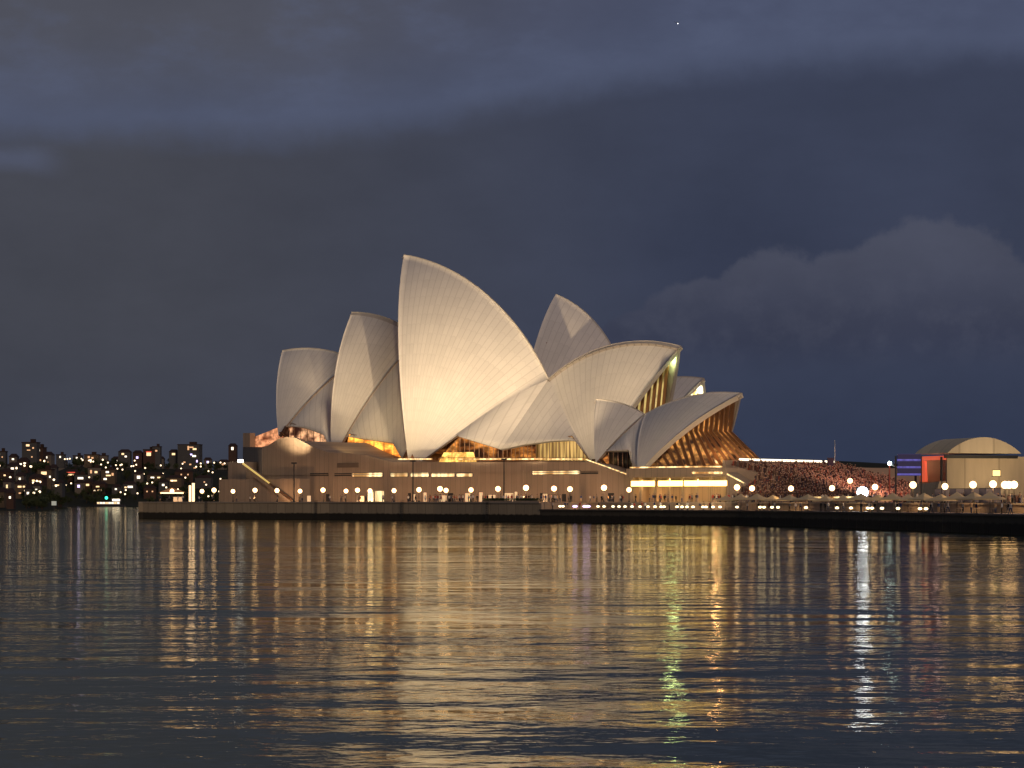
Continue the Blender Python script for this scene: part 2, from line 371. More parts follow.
wall_strip('sea_wall', [SW[0]]+north[:5], -2, ZU, SEAM, -1.2, 'sea wall turning away round the far left tip of the promenade') 
wall_strip('retaining_wall', INN[iL:], ZL-.5, ZU, PODM, .6, 'low retaining wall between the umbrella terrace and the upper promenade')
e_ = MB(); q4 = [SW[iL], SW[iL]+(SW[iL]-SW[iL-1]).normalized()*.5, INN[iL]+(SW[iL]-SW[iL-1]).normalized()*.5, INN[iL]]
e_.hexa([(v_.x, v_.y, -1) for v_ in q4], [(v_.x, v_.y, ZU-.03) for v_ in q4]); tag(e_.build('end_wall', PODM), 'short end wall where the promenade steps down to the umbrella terrace', 'wall')

# ------------------------------------------------------------------ opera house
house = empty('opera_house', tuple(W3(-60, 90, ZU)))
bpy.context.view_layer.update()
tag(house, 'white sail-roofed opera house floodlit on its granite podium', 'opera house')
def sph_center(P, Bk, Ft, R):
    a, b_, c = np.array(P), np.array(Bk), np.array(Ft)
    ac, abv = c-a, b_-a; n = np.cross(abv, ac)
    cc = (np.cross(n, abv)*ac.dot(ac)+np.cross(ac, n)*abv.dot(abv))/(2*n.dot(n)); rc2 = cc.dot(cc)
    R = max(R, math.sqrt(rc2)*1.02); h_ = math.sqrt(R*R-rc2); n = n/np.linalg.norm(n)
    c1, c2 = a+cc+n*h_, a+cc-n*h_
    return (c1 if c1[2] < c2[2] else c2), R
class Half:
    """spherical half shell in (a,b,z): ridge in plane b=bm from back point Bk to peak P, ribs fanning from the foot Ft"""
    def __init__(s, P, Bk, Ft, R, bm):
        s.P, s.B, s.F, s.bm = map(lambda t: np.array(t, float), (P, Bk, Ft, bm)); s.C, s.R = sph_center(P, Bk, Ft, R)
        c = s.C.copy(); c[1] = bm; s.rc = c; s.r = math.sqrt(max(1e-6, s.R**2-(s.C[1]-bm)**2))
        s.t0 = math.atan2(s.B[2]-c[2], s.B[0]-c[0]); s.t1 = math.atan2(s.P[2]-c[2], s.P[0]-c[0])
        dd = s.t1-s.t0
        if dd > math.pi: s.t1 -= 2*math.pi
        if dd < -math.pi: s.t1 += 2*math.pi
    def ridge(s, t):
        th = s.t0+(s.t1-s.t0)*t; return s.rc+np.array([math.cos(th)*s.r, 0, math.sin(th)*s.r])
    def pt(s, t, k, dr=0.):
        """t along ridge 0 back..1 peak; k 0 foot..1 ridge"""
        A = s.F-s.C; Bv = s.ridge(t)-s.C; om = math.acos(max(-1, min(1, A.dot(Bv)/(s.R*s.R))))
        v = (math.sin((1-k)*om)*A+math.sin(k*om)*Bv)/math.sin(om)
        return s.C+v*(1+dr/s.R)
def shell_mesh(h, mirror=False, nt_=26, nk=26, thick=1.3, ribs=2.3):
    mb = MB(); uv = []; fl = (lambda p_: (p_[0], 2*float(h.bm)-p_[1], p_[2])) if mirror else (lambda p_: p_)
    Lr = abs(h.t1-h.t0)*h.r
    for lay, dr in ((0, 0.), (1, -thick)):
        vs = []
        for j in range(nk+1):
            k = .004+.996*j/nk
            for i in range(nt_+1):
                t = i/nt_; p_ = h.pt(t, k, dr); vs.append(W3(*fl(p_)))
                uv.append((t*Lr/ribs, k*np.linalg.norm(h.ridge(t)-h.F)/3.2))
        fs = []
        for j in range(nk):
            for i in range(nt_):
                a = j*(nt_+1)+i; f = (a, a+1, a+nt_+2, a+nt_+1); fs.append(f if (lay == 0) ^ mirror else f[::-1])
        mb.add(vs, fs, lay)
    N = (nt_+1)*(nk+1); ring = [i for i in range(nt_+1)]+[j*(nt_+1)+nt_ for j in range(1, nk+1)]+[nk*(nt_+1)+i for i in range(nt_-1, -1, -1)]+[j*(nt_+1) for j in range(nk-1, 0, -1)]
    for q_ in range(len(ring)):
        a, b_ = ring[q_], ring[(q_+1) % len(ring)]; mb.f.append((a, b_, b_+N, a+N)); mb.m.append(3 if a % (nt_+1) == 0 and b_ % (nt_+1) == 0 else 2)
    mb.uv = uv; return mb
def shell(h, label=None):
    mb = shell_mesh(h); m2_ = shell_mesh(h, True); n = len(mb.v)
    mb.v += m2_.v; mb.f += [tuple(i+n for i in f) for f in m2_.f]; mb.m += m2_.m; mb.uv += m2_.uv
    # ridge beam closes the seam between the two halves
    for i in range(24):
        p0, p1 = h.ridge(i/24), h.ridge((i+1)/24)
        q0 = [W3(p0[0], p0[1]+s_, p0[2]+z_) for s_, z_ in ((-.22, .04), (.22, .04), (.22, -.8), (-.22, -.8))]
        q1 = [W3(p1[0], p1[1]+s_, p1[2]+z_) for s_, z_ in ((-.22, .04), (.22, .04), (.22, -.8), (-.22, -.8))]
        k = len(mb.v); mb.add(q0+q1, [(0, 1, 5, 4), (1, 2, 6, 5), (2, 3, 7, 6), (3, 0, 4, 7)], 2); mb.uv += [(0, 0)]*8
    o = mb.build('roof_shell', [TILE, RIBC, EDGE, RIMD], house, smooth=False)
    me_ = o.data
    me_.polygons.foreach_set('use_smooth', [mi in (0, 1) for mi in mb.m])
    if label: o['label'] = label
    return o
def P_(X, Y_, b_): return ab(atb(X, Y_, b_))
def side_patch(pts, label=None, mirror_b=None, bulge=.35, n=7, thick=.9):
    """infill shell: triangles of (a,b,z) corners, subdivided and slightly swollen"""
    mb = MB(); uv = []
    def tri(A, B_, C, flip):
        A, B_, C = map(np.array, (A, B_, C)); nn = np.cross(B_-A, C-A); nn /= np.linalg.norm(nn)
        if nn[1] > 0: nn = -nn
        for lay in (0, 1):
            idx = {}; vs = []
            for i in range(n+1):
                for j in range(n+1-i):
                    u_, v_ = i/n, j/n; w_ = 1-u_-v_
                    s_ = bulge*27*u_*v_*w_*.6+bulge*.5*(u_*v_+v_*w_+u_*w_)
                    p_ = A*w_+B_*u_+C*v_+nn*(s_*0.6-lay*thick)
                    if flip: p_ = np.array([p_[0], 2*mirror_b-p_[1], p_[2]])
                    idx[i, j] = len(vs); vs.append(W3(*p_)); uv.append((u_*np.linalg.norm(B_-A)/3.0, v_*np.linalg.norm(C-A)/3.0))
            fs = []
            for i in range(n):
                for j in range(n-i):
                    fs.append((idx[i, j], idx[i+1, j], idx[i, j+1]))
                    if j < n-i-1: fs.append((idx[i+1, j], idx[i+1, j+1], idx[i, j+1]))
            mb.add(vs, fs, lay)
            if lay == 0: st = len(mb.v)-len(vs)
            else:
                for ring in ([(i, 0) for i in range(n+1)], [(n-i, i) for i in range(n+1)], [(0, n-i) for i in range(n+1)]):
                    for q_ in range(n):
                        a_, c_ = idx[ring[q_]], idx[ring[q_+1]]; k = len(vs)
                        mb.f.append((st+a_, st+c_, st+c_+k, st+a_+k)); mb.m.append(2)
    for T in pts:
        tri(*T, False)
        if mirror_b is not None: tri(*T, True)
    mb.uv = uv; o = mb.build('side_shell', [TILE, RIBC, EDGE], house)
    bm = bmesh.new(); bm.from_mesh(o.data); bmesh.ops.recalc_face_normals(bm, faces=bm.faces[:]); bm.to_mesh(o.data); bm.free()
    o.data.polygons.foreach_set('use_smooth', [p_.material_index < 2 for p_ in o.data.polygons])
    if label: o['label'] = label
    return o
BC = 75.0
N1 = Half(P_(282.5, 350.5, BC), P_(354.8, 358.8, BC), P_(278.4, 435.8, 56), 83.5, BC)
N2 = Half(P_(352, 312, BC), P_(419.9, 336.4, BC), P_(331.8, 462, 55.4), 74, BC)
N3 = Half(P_(404, 254.5, BC), P_(549, 378.5, BC), P_(409.6, 470, 48), 94.6, BC)
S1 = Half(P_(681, 346, BC), P_(549, 378.5, BC), P_(594.1, 469.1, 62.5), 99, BC)
for h, l in ((N1, 'smallest left-hand shell of the larger hall'), (N2, 'second shell, half behind the tallest'), (N3, 'tallest shell'), (S1, 'right-facing shell with a green light at its tip')): shell(h, l)
# side shells of the concert hall
c_ = P_
def ruled(parts, label, mb_, n=22, m_n=9, thick=.8):
    """infill shell: each part spans from the back edge of a big shell (tucked just beneath it) down to a bottom line"""
    mb = MB(); uv = []; fl = lambda q_: (q_[0], 2*mb_-q_[1], q_[2])
    for h, tip_px, bots, flip_order in parts:
        def scr(q_): w_ = W3(*q_); return 512+w_.x/w_.y*F, HOR-(w_.z-CAMZ)/w_.y*F
        k0 = min((abs(scr(h.pt(0, k/100))[1]-tip_px[1]), k/100) for k in range(5, 96))[1]
        bp_ = [np.array(c_(*q_)) for q_ in bots]; ln_ = [0.]
        for q0, q1 in zip(bp_, bp_[1:]): ln_.append(ln_[-1]+np.linalg.norm(q1-q0))
        for mir in (False, True):
            for lay in (0, 1):
                vs = []
                for i in range(n+1):
                    s_ = i/n; kk_ = s_ if not flip_order else 1-s_; A = h.pt(.035*(1-kk_**6), k0+(1-k0)*kk_, -.55*(1-kk_**6)-.05)
                    B_ = np.array([np.interp(s_*ln_[-1], ln_, [q_[d_] for q_ in bp_]) for d_ in range(3)])
                    for j in range(m_n+1):
                        v_ = j/m_n; q_ = A*(1-v_)+B_*v_+np.array([0, -1, .3])*(.9*math.sin(math.pi*v_)*math.sin(math.pi*s_)*.6-(0 if lay == 0 else -thick))*(1 if lay == 0 else 1)
                        if lay: q_ = A*(1-v_)+B_*v_+np.array([0, thick, -.3*thick])
                        vs.append(W3(*(fl(q_) if mir else q_))); uv.append((s_*ln_[-1]/2.3, v_*np.linalg.norm(A-B_)/3.))
                fs = []
                for i in range(n):
                    for j in range(m_n):
                        a = i*(m_n+1)+j; f = (a, a+1, a+m_n+2, a+m_n+1); fs.append(f if (lay == 0) ^ mir else f[::-1])
                mb.add(vs, fs, lay)
            st0 = len(mb.v)-2*len(vs)
            for i in range(n):
                a = i*(m_n+1)+m_n; mb.f.append((st0+a, st0+a+m_n+1, st0+a+m_n+1+len(vs), st0+a+len(vs))); mb.m.append(2)
    mb.uv = uv; o = mb.build('side_shell', [TILE, RIBC, EDGE], house)
    bm = bmesh.new(); bm.from_mesh(o.data); bmesh.ops.recalc_face_normals(bm, faces=bm.faces[:]); bm.to_mesh(o.data); bm.free()
    o.data.polygons.foreach_set('use_smooth', [p_.material_index < 2 for p_ in o.data.polygons]); o['label'] = label
ruled([(N1, (289, 427), [(289, 426, 58.2), (305, 428, 57.6), (324, 435, 57), (329, 448, 56.2), (334, 457, 55.6)], False)], 'low infill shell beside the smallest shell', BC)
ruled([(N2, (350, 437), [(350, 437, 57.2), (393, 443, 55.5), (400, 456, 54.), (406, 465, 53)], False)], 'infill shell beside the second shell', BC)
ruled([(N3, (459, 436), [(459, 436.5, 53.), (480, 443, 54), (501, 449.5, 56)], False), (S1, (588, 459), [(501, 449.5, 56), (525, 444.5, 58), (552, 441, 60), (574, 440, 62.), (589, 459, 63.6)], True)], 'wide infill shell in the middle of the larger hall', BC)
# smaller hall behind
BJ = 122.0
J3 = Half(P_(556, 294, BJ), P_(625.1, 379, BJ), P_(515.3, 476.9, 101.4), 45, BJ)
J4 = Half(P_(704, 378, BJ), P_(642.3, 384.3, BJ), P_(632.2, 471.3, 105.6), 67, BJ)
off = np.array(J3.P)-np.array(N3.P)
J2 = Half((J3.P[0]-38, BJ, 47), (J3.P[0]-8, BJ, 33), (J3.P[0]-20, BJ-14, 11), 66, BJ)
J1 = Half((J3.P[0]-64, BJ, 38), (J3.P[0]-40, BJ, 29), (J3.P[0]-49, BJ-11, 15), 60, BJ)
for h, l in ((J1, 'small shell of the farther hall'), (J2, 'second shell of the farther hall'), (J3, 'tall shell of the farther hall, partly in shadow'), (J4, 'right-facing shell of the farther hall with a white light at its tip')): shell(h, l)
side_patch([(tuple(J3.B), (J3.F[0]+8, BJ-17, 18), (J4.F[0]-22, BJ-16, 15)), (tuple(J3.B), (J4.F[0]-22, BJ-16, 15), (J4.F[0], BJ-15, 14))], 'infill shell of the farther hall', BJ)
# restaurant shells
BR = 46.0
R2 = Half(P_(742, 393, BR), P_(645, 414, BR), P_(637.6, 473.3, 29.8), 62.2, BR)
R1 = Half(P_(596, 399, BR), P_(645, 414, BR), P_(595.6, 463.2, 35), 45, BR)
shell(R2, 'right-facing shell of the small restaurant pavilion'); shell(R1, 'left-facing shell of the small restaurant pavilion')
ruled([(R1, (603, 451), [(604, 451, 37.), (629, 451, 35), (631, 462, 34), (637.5, 470, 30.5)], False)], 'narrow infill shell of the restaurant pavilion', BR)

# glass mouths: fins dropping from the arch, kinking outward to the floor
def mouth(h, n, sgn, zk, zb, out, gm, inset=2.2, label=None):
    bm_ = float(h.bm); half = bm_-h.F[1]; arch = [h.pt(1.0, k/40, -1.5) for k in range(41)]
    bs_ = np.array([a_[1] for a_ in arch]); zs = np.array([a_[2] for a_ in arch]); as_ = np.array([a_[0] for a_ in arch])
    fins = MB(); gl = MB(); prev = None
    for i in range(n+1):
        s_ = -1+2*i/n; bb = bm_-(half-1.0)*abs(s_); o_ = np.argsort(bs_)
        za = float(np.interp(bb, bs_[o_], zs[o_])); aa = float(np.interp(bb, bs_[o_], as_[o_]))-sgn*inset
        B_ = bm_+(half-1.0)*s_
        ks = max(0., min(1., (za-zk)/6.)); zkk = min(zk, za-.4)
        ak = aa-sgn*.12*(za-zkk); top = W3(aa, B_, za); kn = W3(ak, B_, zkk); bt = W3(ak+sgn*out*(.35+.65*ks), bm_+(B_-bm_)*1.12, zb)
        for q0, q1 in ((top, kn), (kn, bt)):
            if (q0-q1).length > .1:
                d0 = U*sgn*.9; sd = V*.14
                fins.hexa([q0-sd, q0+sd, q0+sd+d0, q0-sd+d0], [q1-sd, q1+sd, q1+sd+d0, q1-sd+d0])
        if prev: gl.add([prev[0], top, kn, prev[1]], [(0, 1, 2, 3)]); gl.add([prev[1], kn, bt, prev[2]], [(0, 1, 2, 3)])
        prev = (top, kn, bt)
    g_ = gl.build('glass_wall', gm, house); f_ = fins.build('mullions', BRONZE, g_)
    if label: g_['label'] = label
R2G = glow_mat('restaurant_lit_glass', (.20, .06, .02), (1., .42, .10), .70, .45, .5, .46, basev=.10)
mouth(R2, 34, 1, 20.5, 12.2, 10., R2G, 2.0, 'amber glass wall under the restaurant shell')
mouth(S1, 22, 1, 24., 15., 8., YELGL, 3.0, 'yellow-lit glass wall under the right-facing shell')
mouth(J4, 16, 1, 22., 13., 6., YELGL, 2.5)
for h in (N1, N2, N3, R1, J3, J2, J1): mouth(h, 12, -1, float(h.F[2])+9, float(h.F[2])+1, 3., REDGL, 3.5)

# ------------------------------------------------------------------ podium
PT = [(-150, 50, 445), (-118, 30.2, 447)]
prof = [(262, 447), (268, 445.5), (278, 439), (286, 437), (293, 437), (302, 441), (312, 446.5), (328, 452.5), (352, 453.5), (368, 455.5), (380, 459), (393, 462), (430, 462), (500, 462), (560, 461.5), (588, 461.5)]
west = [W3(-150, 50, 0), ]
def ztop(P, Y_): return CAMZ+(HOR-Y_)/F*P.y
pts = []
p0 = W3(-158, 60, 0); p0.z = ztop(p0, 447); pts.append(p0)
for X, Y_ in prof: pts.append(atb(X, Y_, 30.0))
pod = MB(); E = [ab(p_) for p_ in pts]
for i in range(len(E)-1):
    (a0, b0, z0), (a1, b1, z1) = E[i], E[i+1]; zc0, zc1 = max(z0, 14.2) , max(z1, 14.2)
    q = [W3(a0, b0, ZU-.5), W3(a1, b1, ZU-.5), W3(a1, b1, z1), W3(a0, b0, z0)]
    pod.add(q, [(0, 1, 2, 3)])
    e = [W3(a0, 195-b0, ZU-.5), W3(a1, 195-b1, ZU-.5), W3(a1, 195-b1, z1), W3(a0, 195-b0, z0)]
    pod.add(e, [(3, 2, 1, 0)])
    # parapet top 1.2 m wide then floor 1.0 m lower
    pod.add([q[3], q[2], W3(a1, b1+1.2, z1), W3(a0, b0+1.2, z0)], [(0, 1, 2, 3)])
    pod.add([W3(a0, b0+1.2, z0), W3(a1, b1+1.2, z1), W3(a1, b1+1.2, z1-1.), W3(a0, b0+1.2, z0-1.)], [(0, 1, 2, 3)])
    pod.add([W3(a0, b0+1.2, z0-1), W3(a1, b1+1.2, z1-1), W3(a1, 195-b1, z1-1), W3(a0, 195-b0, z0-1)], [(0, 1, 2, 3)])
a0, b0, z0 = E[0]; pod.add([W3(a0, b0, ZU-.5), W3(a0, b0, z0), W3(a0, 195-b0, z0), W3(a0, 195-b0, ZU-.5)], [(0, 1, 2, 3)])
aS, bS, zS = E[-1]
# main floor behind the restaurant, running on to the head of the steps
AST = 27.0
zh = 12.6
pod.hexa([W3(aS, 51, ZU-.5), W3(AST, 51, ZU-.5), W3(AST, 165, ZU-.5), W3(aS, 165, ZU-.5)], [W3(aS, 51, zS-1), W3(AST, 51, zh), W3(AST, 165, zh), W3(aS, 165, zS-1)])
# side slope and stair down to the terrace
s1 = atb(633, 477.5, 30.0); a1, _, z1 = ab(s1)
pod.hexa([W3(aS, 30, ZU-.5), W3(a1, 30, ZU-.5), W3(a1, 51, ZU-.5), W3(aS, 51, ZU-.5)], [W3(aS, 30, zS), W3(a1, 30, z1), W3(a1, 51, z1), W3(aS, 51, zS-1)])
podo = pod.build('podium', PODM, house)
k = MB(); k.hexa([W3(-157, 63, 17), W3(-143, 63, 17), W3(-143, 88, 17), W3(-157, 88, 17)], [W3(-157, 63, 22.6), W3(-143, 63, 26.2), W3(-143, 88, 26.2), W3(-157, 88, 22.6)]); k.build('glazed_foyer', glow_mat('orange_foyer', (.45, .10, .03), (1., .40, .18), .8, .3, .5, .45, basev=.3), house)
# horizontal joint band along the west face
bd = MB(); aA = E[1][0]; zb_ = 11.35
bd.hexa([W3(aA, 29.8, zb_-.16), W3(aS+16, 29.8, zb_-.16), W3(aS+16, 29.998, zb_-.16), W3(aA, 29.998, zb_-.16)], [W3(aA, 29.8, zb_), W3(aS+16, 29.8, zb_), W3(aS+16, 29.998, zb_), W3(aA, 29.998, zb_)])
bd.build('ledge', PODM, podo)
def face_a(X): return ab(atb(X, 470, 30.0))[0]
def wbox(name, X0, X1, Y0, Y1, m, parent, b0=29.93, d=.3, nm=1):
    p0, p1 = ab(atb(X0, Y0, b0)), ab(atb(X1, Y1, b0)); zt = ab(atb((X0+X1)/2, Y0, b0))[2]; zl = ab(atb((X0+X1)/2, Y1, b0))[2]
    k = MB(); k.hexa([W3(p0[0], b0, zl), W3(p1[0], b0, zl), W3(p1[0], b0+d, zl), W3(p0[0], b0+d, zl)], [W3(p0[0], b0, zt), W3(p1[0], b0, zt), W3(p1[0], b0+d, zt), W3(p0[0], b0+d, zt)])
    return k.build(name, m, parent)
def window(X0, X1, Y0, Y1, m, label=None):
    """long slot window: dark reveal frame proud of the wall, pane inside"""
    o = wbox('window', X0, X1, Y0, Y1, DARK, podo, 29.90, .2)
    f = wbox('pane', X0+.6, X1-.6, Y0+.35, Y1-.35, m, o, 29.86, .1)
    if label: o['label'] = label
for X0, X1 in ((310, 328), (334.5, 351)): window(X0, X1, 473.2, 476, DARK, 'unlit slot window')
for X0, X1 in ((352, 383), (390, 408), (410, 429), (431, 455), (456, 473)): window(X0, X1, 472.6, 477, EYEL)
window(532, 580, 470.6, 474.6, EYEL); window(581, 598, 471, 474, DARK, 'unlit slot window')
for X0, X1, Y0 in ((368, 373, 492), (375, 384, 491), (466, 470, 493)): 
    wbox('doorway', X0, X1, Y0, 501.5, EYEL, podo, 29.9, .2)
wbox('recess_shadow', 337, 358, 463, 467.5, mat('recess_shade', (.16, .12, .09)), podo, 29.8, .4)  # dark box on the wall face, a recess shadow painted as colour
for X0, X1, Y0 in ((298, 302, 494), (326, 330, 494), (408, 411, 493), (448, 453, 493), (540, 546, 493), (562, 566, 494), (608, 614, 493)):
    o = wbox('doorway', X0, X1, Y0, 501.5, DARK, podo, 29.94, .2); o['label'] = 'dark doorway'
for X0, X1 in ((329.5, 333.5), (384, 389), (474, 477), (520, 523)): wbox('pilaster', X0, X1, 470, 501.5, PODM, podo, 29.78, .2)
wbox('ledge', 400, 600, 483.2, 483.9, PODM, podo, 29.84, .13)
# railing strip lights on the podium edge
def strip(Xs, Ys, b_, m, name='rail_light', r=.12, parent=None):
    k = MB(); P = [atb(X, Y_, b_) for X, Y_ in zip(Xs, Ys)]
    for p0, p1 in zip(P, P[1:]): k.tube(p0, p1, r, n=6)
    return k.build(name, m, parent or house)
for X0, X1 in ((398, 432), (459, 505), (506, 545), (548, 586)): strip((X0, X1), (459.2, 459), 31.2, STRIPM, r=.16)
strip((586, 606, 633), (459.5, 466.5, 476.5), 30.6, STRIPM, r=.12)
rl = MB()
for X in np.arange(394, 590, 3.2): P = atb(float(X), 461.5, 31.2); rl.tube(P-Vector((0, 0, .2)), P+Vector((0, 0, 1.0)), .04, n=4)
P0, P1 = atb(394, 457.4, 31.2), atb(588, 457.2, 31.2); rl.tube(P0, P1, .05, n=4); rl.build('railing', BRONZE, house)
# ------ glass below the side shells
def gwall(poly, b_, gm, nm, label=None):
    k = MB(); P = [atb(X, Y_, b_) for X, Y_ in poly]; k.add(P, [tuple(range(len(P)))]); g_ = k.build('glass_wall', gm, house)
    f = MB(); xs = [q_[0] for q_ in poly]; 
    for i in range(nm+1):
        X = min(xs)+(max(xs)-min(xs))*i/nm; ys = []
        for (xa, ya), (xb, yb) in zip(poly, poly[1:]+poly[:1]):
            if (xa-X)*(xb-X) <= 0 and xa != xb: ys.append(ya+(yb-ya)*(X-xa)/(xb-xa))
        if len(ys) > 1 and max(ys)-min(ys) > .5: f.tube(atb(X, min(ys), b_-.3), atb(X, max(ys), b_-.3), .13, n=4)
    for i in range(len(poly)): f.tube(atb(*poly[i], b_-.3), atb(*poly[(i+1) % len(poly)], b_-.3), .12, n=4)
    f.build('mullions', BRONZE, g_)
    if label: g_['label'] = label
gwall([(288, 440), (291, 423), (328, 434), (333, 456)], 58.6, glow_mat('left_foyer', (.25, .07, .04), (1., .50, .24), 1.1, .3, .5, .45, basev=.12), 7)
gwall([(344, 458), (349, 434), (395, 441), (404, 464)], 57.6, AMBER, 6, 'bright orange glazed foyer front')
gwall([(436, 461), (461, 435), (503, 450), (503, 461)], 58, REDGL, 14)
gwall([(503, 461), (503, 449), (536, 443), (536, 461)], 60.5, REDGL, 8)
gwall([(536, 461), (536, 440), (572, 436), (590, 461)], 63, glow_mat('amber_curtain', (.45, .22, .05), (.95, .58, .18), .75, .6, .05, .40, basev=.2), 16)
gwall([(604, 470), (604, 450), (631, 450), (632, 470)], 37.5, glow_mat('dark_lobby', (.03, .02, .01), (.6, .4, .15), .3, .3, .4, .6), 6, 'dark glazed entrance under the restaurant shell')
# podium level kiosk with gold light
k = MB(); P = ab(atb(438, 459, 34)); Q = ab(atb(469, 452, 34)); k.hexa([W3(P[0], 34, P[2]-1), W3(Q[0], 34, P[2]-1), W3(Q[0], 37, P[2]-1), W3(P[0], 37, P[2]-1)], [W3(P[0]+1.5, 34.5, Q[2]), W3(Q[0]-.8, 34.5, Q[2]), W3(Q[0]-.8, 36.5, Q[2]), W3(P[0]+1.5, 36.5, Q[2])])
tag(k.build('kiosk', glow_mat('kiosk_gold', (.8, .35, .05), (1., .55, .12), 1.5, .4, .7, .4, basev=.35)), 'low kiosk glowing gold on the podium edge below the tallest shell', 'kiosk')
# ------ restaurant terrace and the open bar beneath it
ter = MB(); aT0 = a1; aT1 = ab(atb(727, 476, 28))[0]; zt = 11.9; zu = 9.9
ter.hexa([W3(aT0, 27.5, zu), W3(aT1, 27.5, zu), W3(aT1, 51, zu), W3(aT0, 51, zu)], [W3(aT0, 27.5, zt), W3(aT1, 27.5, zt), W3(aT1, 51, zt), W3(aT0, 51, zt)])
tero = ter.build('terrace_slab', PODM, house)
bk = MB(); bk.add([W3(aT0, 36, ZU), W3(aT1, 36, ZU), W3(aT1, 36, zu), W3(aT0, 36, zu)], [(0, 1, 2, 3)]); bk.build('back_wall', PODM, tero)
for i in range(7):
    a_ = aT0+2+(aT1-aT0-4)*i/6; k = MB(); k.hexa([W3(a_-.3, 30, ZU), W3(a_+.3, 30, ZU), W3(a_+.3, 30.6, ZU), W3(a_-.3, 30.6, ZU)], [W3(a_-.3, 30, zu), W3(a_+.3, 30, zu), W3(a_+.3, 30.6, zu), W3(a_-.3, 30.6, zu)]); k.build('column', PODM, tero)
for X0, X1 in ((631, 654), (658, 682), (684, 707), (708, 735)):
    p0, p1 = ab(atb(X0, 484, 29))[0], ab(atb(X1, 484, 29))[0]
    k = MB(); k.hexa([W3(p0, 29., 7.9), W3(p1, 29., 7.9), W3(p1, 29.3, 7.9), W3(p0, 29.3, 7.9)], [W3(p0, 29., 9.1), W3(p1, 29., 9.1), W3(p1, 29.3, 9.1), W3(p0, 29.3, 9.1)]); k.build('light_panel', lamp_mat('bar_light', (1., .70, .22), 4.) if 'bar_light' not in MAT else MAT['bar_light'], tero)
strip((630, 660, 690, 722), (467.6, 467.2, 466.8, 466.6), 27.8, STRIPM, r=.15); strip((692, 722), (472.8, 472.8), 27.2, STRIPM, r=.22)
strip((726, 744), (473.5, 483), 28.0, STRIPM, r=.14)
# ramp side at the right end of the terrace
k = MB(); aR = ab(atb(748, 484, 28))[0]; k.hexa([W3(aT1, 28, ZU-.3), W3(aR, 28, ZU-.3), W3(aR, 31.9, ZU-.3), W3(aT1, 31.9, ZU-.3)], [W3(aT1, 28, 11.), W3(aR, 28, 8.0), W3(aR, 31.9, 8.0), W3(aT1, 31.9, 11.)]); k.build('ramp', PODM, house)
# monumental steps
st = MB(); NS = 40; AEND = 62.; BW0, BW1 = 32., 78.0
for i in range(NS):
    aa0 = AST+(AEND-AST)*i/NS; aa1 = AST+(AEND-AST)*(i+1)/NS; zz = zh-(zh-ZU)*i/NS
    st.hexa([W3(aa0, BW0, ZU-.4), W3(aa1, BW0, ZU-.4), W3(aa1, BW1, ZU-.4), W3(aa0, BW1, ZU-.4)], [W3(aa0, BW0, zz), W3(aa1, BW0, zz), W3(aa1, BW1, zz), W3(aa0, BW1, zz)])
NT = 6
for kk in range(1, NT+1):
    for i in range(0, NS, 2):
        aa0 = max(AST+(AEND-AST)*i/NS, aR+.1); aa1 = AST+(AEND-AST)*(i+2)/NS
        if aa1 <= aa0: continue
        zz = ZU+(zh-(zh-ZU)*i/NS-ZU)*(1-kk/(NT+1)); b0_ = BW0-1.6*kk
        st.hexa([W3(aa0, b0_, ZU-.4), W3(aa1, b0_, ZU-.4), W3(aa1, b0_+1.6, ZU-.4), W3(aa0, b0_+1.6, ZU-.4)], [W3(aa0, b0_, zz), W3(aa1, b0_, zz), W3(aa1, b0_+1.6, zz), W3(aa0, b0_+1.6, zz)])
st.build('steps', PAVE, house)
k = MB(); k.hexa([W3(AST-1, BW0, zh-1), W3(AST, BW0, zh-1), W3(AST, BW1, zh-1), W3(AST-1, BW1, zh-1)], [W3(AST-1, BW0, zh+1), W3(AST, BW0, zh+1), W3(AST, BW1, zh+1), W3(AST-1, BW1, zh+1)]); k.build('parapet', PODM, house)
k = MB(); k.tube(W3(AST-.5, 38, zh+1.25), W3(AST-.5, 72, zh+1.25), .25, n=6); k.tube(W3(AST-.5, 73.5, zh+1.25), W3(AST-.5, 77.5, zh+1.25), .25, n=6); k.build('parapet_light', lamp_mat('pale_strip', (1., .9, .68), 2.0), house)
# tip lights inside the shells
def tip(h, col, W, lm):
    a_, b_, z_ = h.ridge(.985); point('tip_light', W3(a_-2.0, b_, z_-4.4), W, col, 1.3)
    k = MB(); k.box((0, 0, 0), (1.2, 1.2, .8)); k.v = [tuple(W3(a_-1.7, b_, z_-2.6)+Vector(v_)) for v_ in k.v]; k.build('tip_lamp', lm, house)
tip(S1, (.78, 1., .40), 1300, lamp_mat('green_lamp', (.7, 1., .42), 5.)); tip(J4, (1., 1., .62), 7000, lamp_mat('white_lamp', (1., 1., .7), 7.))
for a_, b_, z_, W in ((-140, 62, 27, 1500), (20, 38, 16, 700), (18, 47, 15, 700), (-22, 75, 20, 2500)):
    point('foyer_lamp', W3(a_, b_, z_), W, (1., .5, .2), .5)
